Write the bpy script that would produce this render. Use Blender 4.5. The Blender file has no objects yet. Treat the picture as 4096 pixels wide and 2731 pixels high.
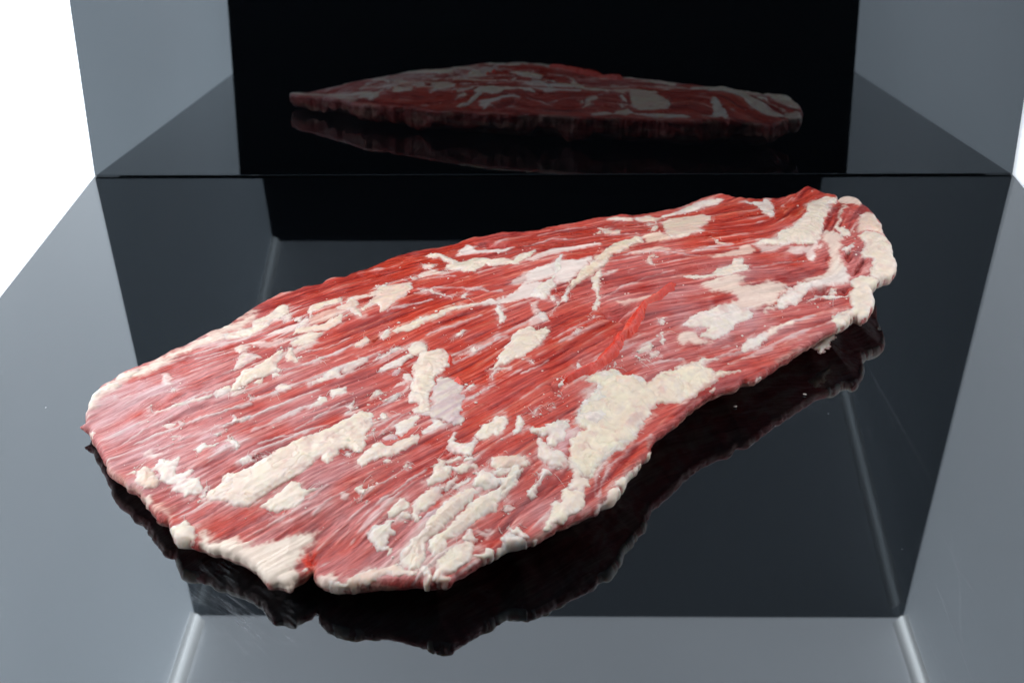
import bpy, math
import numpy as np
from mathutils import Vector, Matrix

# ---------------------------------------------------------------- camera, light, exposure
scene = bpy.context.scene
COL = scene.collection
W = 0.60                                   # width of the black back panel, metres
LEAN = 0.1067                              # the back panel leans away from the camera

cam_data = bpy.data.cameras.new('camera')
cam = bpy.data.objects.new('camera', cam_data)
COL.objects.link(cam)
pitch, yaw, roll = 0.5408, -0.0190, -0.0100
fwd = Vector((math.sin(yaw) * math.cos(pitch), math.cos(yaw) * math.cos(pitch), -math.sin(pitch)))
rgt = Vector((math.cos(yaw), -math.sin(yaw), 0.0))
upv = rgt.cross(fwd)
rgt, upv = rgt * math.cos(roll) + upv * math.sin(roll), upv * math.cos(roll) - rgt * math.sin(roll)
rot = Matrix((rgt, upv, -fwd)).transposed()
cam.matrix_world = Matrix.Translation(Vector((-0.0189, -1.3338, 0.5919)) * W) @ rot.to_4x4()
cam_data.sensor_fit = 'HORIZONTAL'
cam_data.sensor_width = 36.0
cam_data.lens = 36.0 * 5329.3 / 4096.0
cam_data.clip_start = 0.01
cam_data.clip_end = 50.0
cam_data.dof.use_dof = True
cam_data.dof.focus_distance = 0.63
cam_data.dof.aperture_fstop = 18.0
scene.camera = cam

world = bpy.data.worlds.new('World')       # the unlit room in front of the light box
scene.world = world
world.use_nodes = True
bgn = world.node_tree.nodes['Background']
bgn.inputs['Color'].default_value = (0.6, 0.8, 1.0, 1)
bgn.inputs['Strength'].default_value = 0.004

WALL_LEFT, WALL_RIGHT, CEILING, TUBE = 2.0, 0.78, 1.15, 4.3     # luminance of the lit diffusers and tubes

scene.view_settings.view_transform = 'Standard'
scene.view_settings.look = 'None'
scene.view_settings.exposure = 0.0
scene.view_settings.gamma = 1.0
scene.view_settings.use_curve_mapping = False
scene.render.engine = 'CYCLES'
scene.cycles.use_denoising = True
scene.cycles.use_adaptive_sampling = True
scene.cycles.adaptive_threshold = 0.04
scene.cycles.max_bounces = 6
scene.cycles.diffuse_bounces = 2
scene.cycles.glossy_bounces = 4
scene.cycles.sample_clamp_indirect = 6.0


# ---------------------------------------------------------------- small builders
def link(name, me, parent=None, mats=()):
    o = bpy.data.objects.new(name, me)
    COL.objects.link(o)
    for m in mats:
        me.materials.append(m)
    if parent:
        o.parent = parent
    return o


def mesh_np(name, verts, faces, cols=None, smooth_shade=True, grain=None):
    me = bpy.data.meshes.new(name)
    verts = np.asarray(verts, np.float32); faces = np.asarray(faces, np.int32)
    n, k = faces.shape
    me.vertices.add(len(verts)); me.vertices.foreach_set('co', verts.ravel())
    me.loops.add(n * k); me.loops.foreach_set('vertex_index', faces.ravel())
    me.polygons.add(n); me.polygons.foreach_set('loop_start', np.arange(0, n * k, k, dtype=np.int32))
    me.update(calc_edges=True)
    me.polygons.foreach_set('use_smooth', np.full(n, smooth_shade, bool))
    if cols is not None:
        a = me.attributes.new('tone', 'FLOAT_COLOR', 'POINT')
        c = np.ones((len(verts), 4), np.float32); c[:, :3] = cols
        a.data.foreach_set('color', c.ravel())
    if grain is not None:
        a = me.attributes.new('grain', 'FLOAT_VECTOR', 'POINT')
        a.data.foreach_set('vector', np.asarray(grain, np.float32).ravel())
    me.validate()
    return me


def slab_mesh(name, corners, thick_dir, thick, bevel=0.0):
    """a sheet: 4 face corners, extruded by thick along thick_dir"""
    c = [Vector(p) for p in corners]; t = Vector(thick_dir).normalized() * thick
    v = [tuple(p) for p in c] + [tuple(p + t) for p in c]
    f = [(0, 1, 2, 3), (7, 6, 5, 4), (0, 4, 5, 1), (1, 5, 6, 2), (2, 6, 7, 3), (3, 7, 4, 0)]
    import bmesh
    me = bpy.data.meshes.new(name); me.from_pydata(v, [], f)
    bm = bmesh.new(); bm.from_mesh(me)
    bmesh.ops.recalc_face_normals(bm, faces=bm.faces)
    if bevel:
        bmesh.ops.bevel(bm, geom=list(bm.edges), offset=bevel, segments=2, profile=0.5, affect='EDGES')
    bm.to_mesh(me); bm.free()
    return me


class NT:
    def __init__(self, name):
        self.m = bpy.data.materials.new(name); self.m.use_nodes = True
        self.t = self.m.node_tree; self.b = self.t.nodes['Principled BSDF']

    def n(self, typ, **kw):
        nd = self.t.nodes.new(typ)
        for k, v in kw.items():
            if k[0] == '_':
                setattr(nd, k[1:], v)
            else:
                nd.inputs[k.replace('_', ' ')].default_value = v
        return nd

    def l(self, a, b):
        self.t.links.new(a, b)

    def noise(self, scale, detail=3.0, rough=0.55, vec=None):
        nd = self.n('ShaderNodeTexNoise', Scale=scale, Detail=detail, Roughness=rough)
        if vec is not None:
            self.l(vec, nd.inputs['Vector'])
        return nd

    def ramp(self, fac, stops):
        r = self.n('ShaderNodeValToRGB')
        while len(r.color_ramp.elements) < len(stops):
            r.color_ramp.elements.new(0.5)
        for e, (p, c) in zip(r.color_ramp.elements, stops):
            e.position = p; e.color = c if len(c) == 4 else (*c, 1)
        self.l(fac, r.inputs['Fac'])
        return r

    def math(self, op, a, b):
        nd = self.n('ShaderNodeMath', _operation=op)
        for i, v in enumerate((a, b)):
            if isinstance(v, (int, float)):
                nd.inputs[i].default_value = v
            else:
                self.l(v, nd.inputs[i])
        return nd.outputs[0]


# ---------------------------------------------------------------- materials
def mat_black_glass(name, smear=None, scratch=0.0):
    """polished black sheet: strong mirror reflection, hairline scratches, dust, one greasy wiped patch"""
    k = NT(name); b = k.b
    co = k.n('ShaderNodeTexCoord')
    P = co.outputs['Object']
    b.inputs['IOR'].default_value = 1.93
    b.inputs['Specular Tint'].default_value = (0.80, 0.91, 1.0, 1)
    # dust specks
    vo = k.n('ShaderNodeTexVoronoi', Scale=60.0); k.l(P, vo.inputs['Vector'])
    spk = k.ramp(vo.outputs['Distance'], [(0.0, (1, 1, 1)), (0.018, (1, 1, 1)), (0.026, (0, 0, 0))])
    pick = k.ramp(k.noise(23.0, 1.0, vec=P).outputs['Fac'], [(0.64, (0, 0, 0)), (0.69, (1, 1, 1))])
    dust = k.math('MULTIPLY', spk.outputs['Color'], pick.outputs['Color'])
    # hairline scratches in two directions
    scr = None
    for ang, sc, thr, seed in ((0.5, 26, 0.006, 0.0), (-0.35, 31, 0.005, 3.7), (1.25, 19, 0.004, 8.1)):
        mp = k.n('ShaderNodeMapping'); mp.inputs['Rotation'].default_value = (0, 0, ang); mp.inputs['Scale'].default_value = (1.0, 0.045, 1)
        mp.inputs['Location'].default_value = (seed, seed * 0.4, 0); k.l(P, mp.inputs['Vector'])
        v2 = k.n('ShaderNodeTexVoronoi', Scale=sc * 3.0, _feature='DISTANCE_TO_EDGE'); k.l(mp.outputs[0], v2.inputs['Vector'])
        line = k.ramp(v2.outputs['Distance'], [(0.0, (1, 1, 1)), (thr, (0.6, 0.6, 0.6)), (thr * 2.2, (0, 0, 0))])
        gate = k.ramp(k.noise(9.0, 2.0, vec=mp.outputs[0]).outputs['Fac'], [(0.66, (0, 0, 0)), (0.74, (1, 1, 1))])
        s1 = k.math('MULTIPLY', line.outputs['Color'], gate.outputs['Color'])
        scr = s1 if scr is None else k.math('MAXIMUM', scr, s1)
    film = k.ramp(k.noise(7.0, 5.0, 0.6, vec=P).outputs['Fac'], [(0.42, (0, 0, 0)), (0.75, (1, 1, 1))])
    dirt = k.math('MAXIMUM', dust, k.math('MULTIPLY', scr, scratch))
    if smear is not None:
        (sx, sy, sr, ang) = smear
        mp = k.n('ShaderNodeMapping', _vector_type='TEXTURE'); mp.inputs['Location'].default_value = (sx, sy, 0); mp.inputs['Rotation'].default_value = (0, 0, ang)
        mp.inputs['Scale'].default_value = (sr * 1.5, sr, 1); k.l(P, mp.inputs['Vector'])
        ln = k.n('ShaderNodeVectorMath', _operation='LENGTH'); k.l(mp.outputs[0], ln.inputs[0])
        reg = k.ramp(ln.outputs['Value'], [(0.45, (1, 1, 1)), (1.0, (0, 0, 0))])
        m2 = k.n('ShaderNodeMapping'); m2.inputs['Scale'].default_value = (1.2, 9.0, 1); k.l(mp.outputs[0], m2.inputs['Vector'])
        n1 = k.noise(1.6, 6.0, 0.62, vec=m2.outputs[0]); n1.inputs['Distortion'].default_value = 1.1
        st = k.ramp(n1.outputs['Fac'], [(0.46, (0, 0, 0)), (0.72, (1, 1, 1))])
        n2 = k.ramp(k.noise(2.3, 3.0, vec=mp.outputs[0]).outputs['Fac'], [(0.42, (0, 0, 0)), (0.6, (1, 1, 1))])
        sm = k.math('MULTIPLY', k.math('MULTIPLY', st.outputs['Color'], n2.outputs['Color']), reg.outputs['Color'])
        dirt = k.math('MAXIMUM', dirt, k.math('MULTIPLY', sm, 0.16))
    mix = k.n('ShaderNodeMix', _data_type='RGBA'); k.l(dirt, mix.inputs['Factor'])
    mix.inputs['A'].default_value = (0.0012, 0.0016, 0.0022, 1); mix.inputs['B'].default_value = (0.55, 0.57, 0.6, 1)
    k.l(mix.outputs['Result'], b.inputs['Base Color'])
    rgh = k.math('ADD', k.math('MULTIPLY', film.outputs['Color'], 0.012), k.math('ADD', 0.012, k.math('MULTIPLY', dirt, 0.5)))
    k.l(rgh, b.inputs['Roughness'])
    return k.m


def mat_diffuser(name, lum, colour):
    """white diffusing sheet lit from behind"""
    k = NT(name); b = k.b
    b.inputs['Base Color'].default_value = (0.82, 0.82, 0.82, 1)
    b.inputs['Roughness'].default_value = 0.7
    co = k.n('ShaderNodeTexCoord')
    nz = k.ramp(k.noise(2.2, 3.0, vec=co.outputs['Object']).outputs['Fac'], [(0.3, tuple(0.9 * c for c in colour)), (0.7, tuple(1.08 * c for c in colour))])
    k.l(nz.outputs['Color'], b.inputs['Emission Color'])
    b.inputs['Emission Strength'].default_value = lum
    return k.m


def mat_flesh(name, rough, sss, radius, bump_scale, bump, coat, spec=0.5):
    k = NT(name); b = k.b
    at = k.n('ShaderNodeAttribute', _attribute_name='tone')
    co = k.n('ShaderNodeTexCoord'); P = co.outputs['Object']
    n1 = k.noise(420.0, 4.0, 0.6, vec=P)
    var = k.ramp(n1.outputs['Fac'], [(0.3, (0.95, 0.94, 0.93)), (0.7, (1.03, 1.03, 1.03))])
    mx = k.n('ShaderNodeMix', _data_type='RGBA', _blend_type='MULTIPLY'); mx.inputs['Factor'].default_value = 1.0
    k.l(at.outputs['Color'], mx.inputs['A']); k.l(var.outputs['Color'], mx.inputs['B'])
    k.l(mx.outputs['Result'], b.inputs['Base Color'])
    rn = k.ramp(k.noise(160.0, 3.0, vec=P).outputs['Fac'], [(0.3, (rough - 0.1,) * 3), (0.7, (rough + 0.12,) * 3)])
    k.l(rn.outputs['Color'], b.inputs['Roughness'])
    b.inputs['Subsurface Weight'].default_value = sss
    b.inputs['Subsurface Radius'].default_value = radius
    b.inputs['Subsurface Scale'].default_value = 1.0
    b.inputs['Specular IOR Level'].default_value = spec
    b.inputs['Coat Weight'].default_value = coat
    b.inputs['Coat Roughness'].default_value = 0.22
    n2 = k.noise(bump_scale, 5.0, 0.6, vec=P)
    bp = k.n('ShaderNodeBump', Strength=bump, Distance=0.0006); k.l(n2.outputs['Fac'], bp.inputs['Height'])
    k.l(bp.outputs['Normal'], b.inputs['Normal'])
    return k.m


M_FLOOR = mat_black_glass('black_acrylic_floor', smear=(-0.128, -0.404, 0.030, -0.75), scratch=0.03)
M_PANEL = mat_black_glass('black_acrylic_panel')
M_LEFT = mat_diffuser('lit_diffuser_left', WALL_LEFT, (0.88, 0.95, 1.02))
M_RIGHT = mat_diffuser('lit_diffuser_right', WALL_RIGHT, (0.88, 0.95, 1.03))
M_CEIL = mat_diffuser('lit_diffuser_ceiling', CEILING, (0.95, 0.97, 1.02))
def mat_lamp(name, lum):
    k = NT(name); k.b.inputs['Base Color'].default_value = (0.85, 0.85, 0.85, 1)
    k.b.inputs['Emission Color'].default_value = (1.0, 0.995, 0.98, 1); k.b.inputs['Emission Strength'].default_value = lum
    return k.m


M_LAMP = {sd_: [mat_lamp('lamp_glow_step', TUBE * f * g_) for f in ((0.45, 0.51, 0.60, 0.74, 0.94, 1.18) if sd_ < 0 else (0.23, 0.31, 0.43, 0.61, 0.86, 1.12))] for sd_, g_ in ((-1, 1.0), (1, 0.9))}  # core brightness last, dimmer steps before it paint the glow falloff
def mat_muscle(name):
    """raw muscle: fibres follow the grain attribute; moist film over it"""
    k = NT(name); b = k.b
    at = k.n('ShaderNodeAttribute', _attribute_name='tone'); gr = k.n('ShaderNodeAttribute', _attribute_name='grain')
    co = k.n('ShaderNodeTexCoord'); P = co.outputs['Object']

    def fib(sx, sy, sz, det, dist=0.0):
        mp = k.n('ShaderNodeMapping'); mp.inputs['Scale'].default_value = (sx, sy, sz); k.l(gr.outputs['Vector'], mp.inputs['Vector'])
        nd = k.noise(1.0, det, 0.6, vec=mp.outputs[0]); nd.inputs['Distortion'].default_value = dist
        return nd.outputs['Fac']
    f1 = fib(30, 1500, 420, 3.0, 0.3); f2 = fib(13, 560, 220, 3.0, 0.4)
    r1 = k.ramp(f1, [(0.28, (0.58, 0.45, 0.45)), (0.5, (1, 1, 1)), (0.74, (1.22, 1.5, 1.5))])
    r2 = k.ramp(f2, [(0.3, (0.70, 0.58, 0.58)), (0.5, (1, 1, 1)), (0.72, (1.14, 1.3, 1.3))])
    sp = k.n('ShaderNodeSeparateColor'); k.l(at.outputs['Color'], sp.inputs['Color'])
    lean = k.ramp(k.math('DIVIDE', sp.outputs['Green'], k.math('ADD', sp.outputs['Red'], 0.001)), [(0.30, (1, 1, 1)), (0.78, (0.12, 0.12, 0.12))]).outputs['Color']
    m1 = k.n('ShaderNodeMix', _data_type='RGBA', _blend_type='MULTIPLY'); k.l(lean, m1.inputs['Factor'])
    k.l(at.outputs['Color'], m1.inputs['A']); k.l(r1.outputs['Color'], m1.inputs['B'])
    m2 = k.n('ShaderNodeMix', _data_type='RGBA', _blend_type='MULTIPLY'); k.l(lean, m2.inputs['Factor'])
    k.l(m1.outputs['Result'], m2.inputs['A']); k.l(r2.outputs['Color'], m2.inputs['B'])
    # scraps of clear film catch a milky tint
    film = k.ramp(k.math('ADD', k.math('MULTIPLY', k.noise(95.0, 4.0, 0.6, vec=P).outputs['Fac'], 0.7), k.math('MULTIPLY', f2, 0.3)), [(0.52, (0, 0, 0)), (0.68, (1, 1, 1))])
    m3 = k.n('ShaderNodeMix', _data_type='RGBA'); k.l(k.math('MULTIPLY', film.outputs['Color'], 0.15), m3.inputs['Factor'])
    # pale lines of connective tissue between the fibres
    lines = k.ramp(k.math('ADD', k.math('MULTIPLY', f1, 0.6), k.math('MULTIPLY', f2, 0.4)), [(0.60, (0, 0, 0)), (0.70, (1, 1, 1))])
    m4 = k.n('ShaderNodeMix', _data_type='RGBA'); k.l(k.math('MULTIPLY', lines.outputs['Color'], 0.5), m4.inputs['Factor'])
    k.l(m2.outputs['Result'], m4.inputs['A']); m4.inputs['B'].default_value = (0.72, 0.50, 0.45, 1)
    k.l(m4.outputs['Result'], m3.inputs['A']); m3.inputs['B'].default_value = (0.60, 0.40, 0.40, 1)
    k.l(m3.outputs['Result'], b.inputs['Base Color'])
    rg = k.ramp(k.noise(60.0, 4.0, vec=P).outputs['Fac'], [(0.35, (0.24,) * 3), (0.65, (0.42,) * 3)])
    k.l(rg.outputs['Color'], b.inputs['Roughness'])
    b.inputs['Specular IOR Level'].default_value = 0.17
    b.inputs['Coat Weight'].default_value = 0.28; b.inputs['Coat Roughness'].default_value = 0.10
    h = k.math('ADD', k.math('MULTIPLY', f1, 0.5), k.math('MULTIPLY', f2, 0.9))
    bp = k.n('ShaderNodeBump', Strength=0.75, Distance=0.0007); k.l(h, bp.inputs['Height'])
    k.l(k.math('MULTIPLY', lean, 0.75), bp.inputs['Strength'])
    k.l(bp.outputs['Normal'], b.inputs['Normal']); k.l(bp.outputs['Normal'], b.inputs['Coat Normal'])
    return k.m


M_MUSCLE = mat_muscle('raw_muscle')
M_STRIP = mat_flesh('fresh_red_muscle', 0.30, 0.10, (0.003, 0.001, 0.0008), 500.0, 0.25, 0.25, 0.4)
M_CRUMB = mat_flesh('fat_crumb', 0.5, 0.0, (0.001, 0.001, 0.001), 900.0, 0.1, 0.0, 0.4)
M_FAT = mat_flesh('beef_fat', 0.40, 0.55, (0.0040, 0.0026, 0.0018), 260.0, 0.14, 0.22, 0.5)

# ---------------------------------------------------------------- the light box (the setting)
L_, T_, H_ = 0.8747 * W, 0.7957 * W, 0.7107 * W
ly, lz = math.sin(LEAN), math.cos(LEAN)
HW = W / 2
top_y, top_z = H_ * ly, H_ * lz
FXL, FXR = -HW - 0.0332 * W, HW + 0.0250 * W            # the side walls open slightly towards the front
sheet = 0.004
FY = -0.8747 * W - 0.40                                 # the floor sheet runs on out of the box towards the camera
me = slab_mesh('floor', [(-HW, 0.003, 0), (HW, 0.003, 0), (HW + (FXR - HW) * (-FY / L_), FY, 0), (-HW + (FXL + HW) * (-FY / L_), FY, 0)], (0, 0, -1), sheet, 0.0006)
o = link('floor', me, None, [M_FLOOR]); o['kind'] = 'structure'
g = 0.0008
me = slab_mesh('wall_back', [(-HW + g, g * ly, g), (HW - g, g * ly, g), (HW - g, top_y, top_z), (-HW + g, top_y, top_z)], (0, lz, -ly), sheet, 0.0006)
o = link('wall_back', me, None, [M_PANEL]); o['kind'] = 'structure'
e = 0.0012
back = 0.16                                             # the diffusers run a little past the panel
def wall_x(y, side):
    return (-HW - e + (FXL + HW) * (-y / L_)) if side < 0 else (HW + e + (FXR - HW) * (-y / L_))
for nm, side, mt in (('wall_left', -1, M_LEFT), ('wall_right', 1, M_RIGHT)):
    me = slab_mesh(nm, [(wall_x(-L_, side), -L_, -0.03), (wall_x(back, side), back, -0.03), (wall_x(back, side), back, top_z + 0.02), (wall_x(-L_, side), -L_, T_ + 0.005)], (side, 0, 0), 0.004)
    o = link(nm, me, None, [mt]); o['kind'] = 'structure'
me = slab_mesh('ceiling', [(wall_x(top_y, -1) , top_y + 0.006, top_z + 0.004), (wall_x(top_y, 1), top_y + 0.006, top_z + 0.004), (wall_x(-L_, 1), -L_, T_), (wall_x(-L_, -1), -L_, T_)], (0, 0, 1), 0.004)
o = link('ceiling', me, None, [M_CEIL]); o['kind'] = 'structure'


# a slim light strip runs along each upper edge: a bright core in nested emissive steps imitating its soft glow
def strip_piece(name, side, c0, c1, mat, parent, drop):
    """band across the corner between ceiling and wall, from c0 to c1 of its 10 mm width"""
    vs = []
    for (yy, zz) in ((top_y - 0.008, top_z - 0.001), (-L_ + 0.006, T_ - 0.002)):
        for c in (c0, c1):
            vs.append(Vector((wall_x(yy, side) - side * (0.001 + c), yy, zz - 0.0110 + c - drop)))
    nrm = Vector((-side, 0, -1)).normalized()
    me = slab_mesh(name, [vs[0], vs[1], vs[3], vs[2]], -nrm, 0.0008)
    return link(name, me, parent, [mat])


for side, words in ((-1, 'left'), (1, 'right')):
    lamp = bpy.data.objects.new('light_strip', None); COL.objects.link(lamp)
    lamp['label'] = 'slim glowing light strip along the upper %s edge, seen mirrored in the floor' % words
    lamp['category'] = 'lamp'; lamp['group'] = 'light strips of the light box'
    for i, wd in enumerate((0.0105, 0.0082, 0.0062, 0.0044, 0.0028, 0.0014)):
        strip_piece('core' if i == 5 else 'glow_step', side, 0.0054 - wd / 2, 0.0054 + wd / 2, M_LAMP[side][i], lamp, 0.0005 * i)

# ---------------------------------------------------------------- field helpers (numpy, millimetres)
RES = 0.4
BX0, BX1, BY0, BY1 = -238.0, 202.0, -438.0, -46.0
NXR = int((BX1 - BX0) / RES) + 1
NYR = int((BY1 - BY0) / RES) + 1
ER = 3.6                                   # plan width that is folded into the slab's steep cut edge
RX, ET = 2.3, 2.8                          # its corner radius and its height above the widest line


def smooth(t):
    t = np.clip(t, 0.0, 1.0)
    return t * t * (3 - 2 * t)


def hash3(ix, iy, iz, seed):
    n = (ix.astype(np.int64) * 374761393 + iy.astype(np.int64) * 668265263 + iz.astype(np.int64) * 1274126177 + seed * 97531) & 0xFFFFFFFF
    n = ((n ^ (n >> 13)) * 1103515245) & 0xFFFFFFFF
    n = ((n ^ (n >> 16)) * 668265263) & 0xFFFFFFFF
    return ((n >> 8) & 0xFFFF) / 32767.5 - 1.0


def vnoise(x, y, seed=0, z=None):
    """value noise in -1..1, 2D or 3D"""
    fx, fy = np.floor(x), np.floor(y)
    tx, ty = x - fx, y - fy
    tx = tx * tx * tx * (tx * (tx * 6 - 15) + 10)
    ty = ty * ty * ty * (ty * (ty * 6 - 15) + 10)

    def lay(fz):
        a = hash3(fx, fy, fz, seed); b = hash3(fx + 1, fy, fz, seed)
        c = hash3(fx, fy + 1, fz, seed); d = hash3(fx + 1, fy + 1, fz, seed)
        return (a + (b - a) * tx) + ((c + (d - c) * tx) - (a + (b - a) * tx)) * ty
    if z is None:
        return lay(np.zeros_like(fx))
    fz = np.floor(z); tz = z - fz; tz = tz * tz * (3 - 2 * tz)
    l0 = lay(fz)
    return l0 + (lay(fz + 1) - l0) * tz


def fbm(x, y, seed=0, octs=3, z=None):
    s = 0; a = 1.0; t = 0
    for i in range(octs):
        f = 2.03 ** i
        s = s + a * vnoise(x * f + 17.3 * i, y * f - 9.1 * i, seed + 31 * i, None if z is None else z * f)
        t += a; a *= 0.5
    return s / t


def sample(F, x, y):
    u = np.clip((x - BX0) / RES, 0, NXR - 1.001); v = np.clip((y - BY0) / RES, 0, NYR - 1.001)
    i = u.astype(np.int32); j = v.astype(np.int32)
    a = u - i; b = v - j
    if F.ndim == 3:
        a = a[..., None]; b = b[..., None]
    return (F[j, i] * (1 - a) + F[j, i + 1] * a) * (1 - b) + (F[j + 1, i] * (1 - a) + F[j + 1, i + 1] * a) * b


def sd_poly(P, X, Y):
    """signed distance, positive inside; X, Y flat arrays"""
    best = np.full(X.shape, 1e9); ins = np.zeros(X.shape, bool)
    n = len(P)
    for i in range(n):
        ax, ay = P[i]; bx, by = P[(i + 1) % n]
        ex, ey = bx - ax, by - ay
        L = ex * ex + ey * ey + 1e-12
        t = np.clip(((X - ax) * ex + (Y - ay) * ey) / L, 0, 1)
        dx = X - ax - t * ex; dy = Y - ay - t * ey
        best = np.minimum(best, dx * dx + dy * dy)
        if ay != by:
            c = ((ay > Y) != (by > Y))
            ins ^= c & (X < (bx - ax) * (Y - ay) / (by - ay) + ax)
    d = np.sqrt(best)
    return np.where(ins, d, -d)


def sd_line(P, X, Y):
    best = np.full(X.shape, 1e9)
    for i in range(len(P) - 1):
        ax, ay = P[i]; bx, by = P[i + 1]
        ex, ey = bx - ax, by - ay
        t = np.clip(((X - ax) * ex + (Y - ay) * ey) / (ex * ex + ey * ey + 1e-12), 0, 1)
        best = np.minimum(best, (X - ax - t * ex) ** 2 + (Y - ay - t * ey) ** 2)
    return np.sqrt(best)


def catmull(P, step=1.0):
    """closed curve through the points, resampled"""
    out = []
    n = len(P)
    for i in range(n):
        p0, p1, p2, p3 = P[i - 1], P[i], P[(i + 1) % n], P[(i + 2) % n]
        m = max(1, int(np.linalg.norm(p2 - p1) / step))
        for k in range(m):
            t = k / m
            out.append(0.5 * ((2 * p1) + (p2 - p0) * t + (2 * p0 - 5 * p1 + 4 * p2 - p3) * t * t + (3 * p1 - p0 - 3 * p2 + p3) * t ** 3))
    return np.array(out)


def idw(pts, vals, X, Y, power=2.0, eps=9.0):
    w = 0; s = 0
    for (px, py), v in zip(pts, vals):
        k = 1.0 / ((X - px) ** 2 + (Y - py) ** 2 + eps) ** (power / 2)
        w = w + k; s = s + k * v
    return s / w


def fold(d):
    """plan distance from the rim -> distance after folding the outermost strip into the cut edge"""
    ph = np.clip(d / ER, -1, 1) * (np.pi / 2)
    k = (8.0 + ER - RX) / 8.0
    return np.where(d < ER, RX * (1 - np.cos(ph)), np.where(d < ER + 8, RX + (d - ER) * k, d))


def under(zr, gy, x, y):
    """depth of the cut edge below its widest line: shallow in front, nearly to the floor along the rear"""
    w = smooth((-gy - 0.05) / 0.6)
    return np.minimum(3.2, 0.5 * zr) * (1 - w) + (0.60 + 0.26 * vnoise(x / 19.0, y / 19.0, 66) + 0.12 * vnoise(x / 7.0, y / 7.0, 67)) * zr * w


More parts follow.
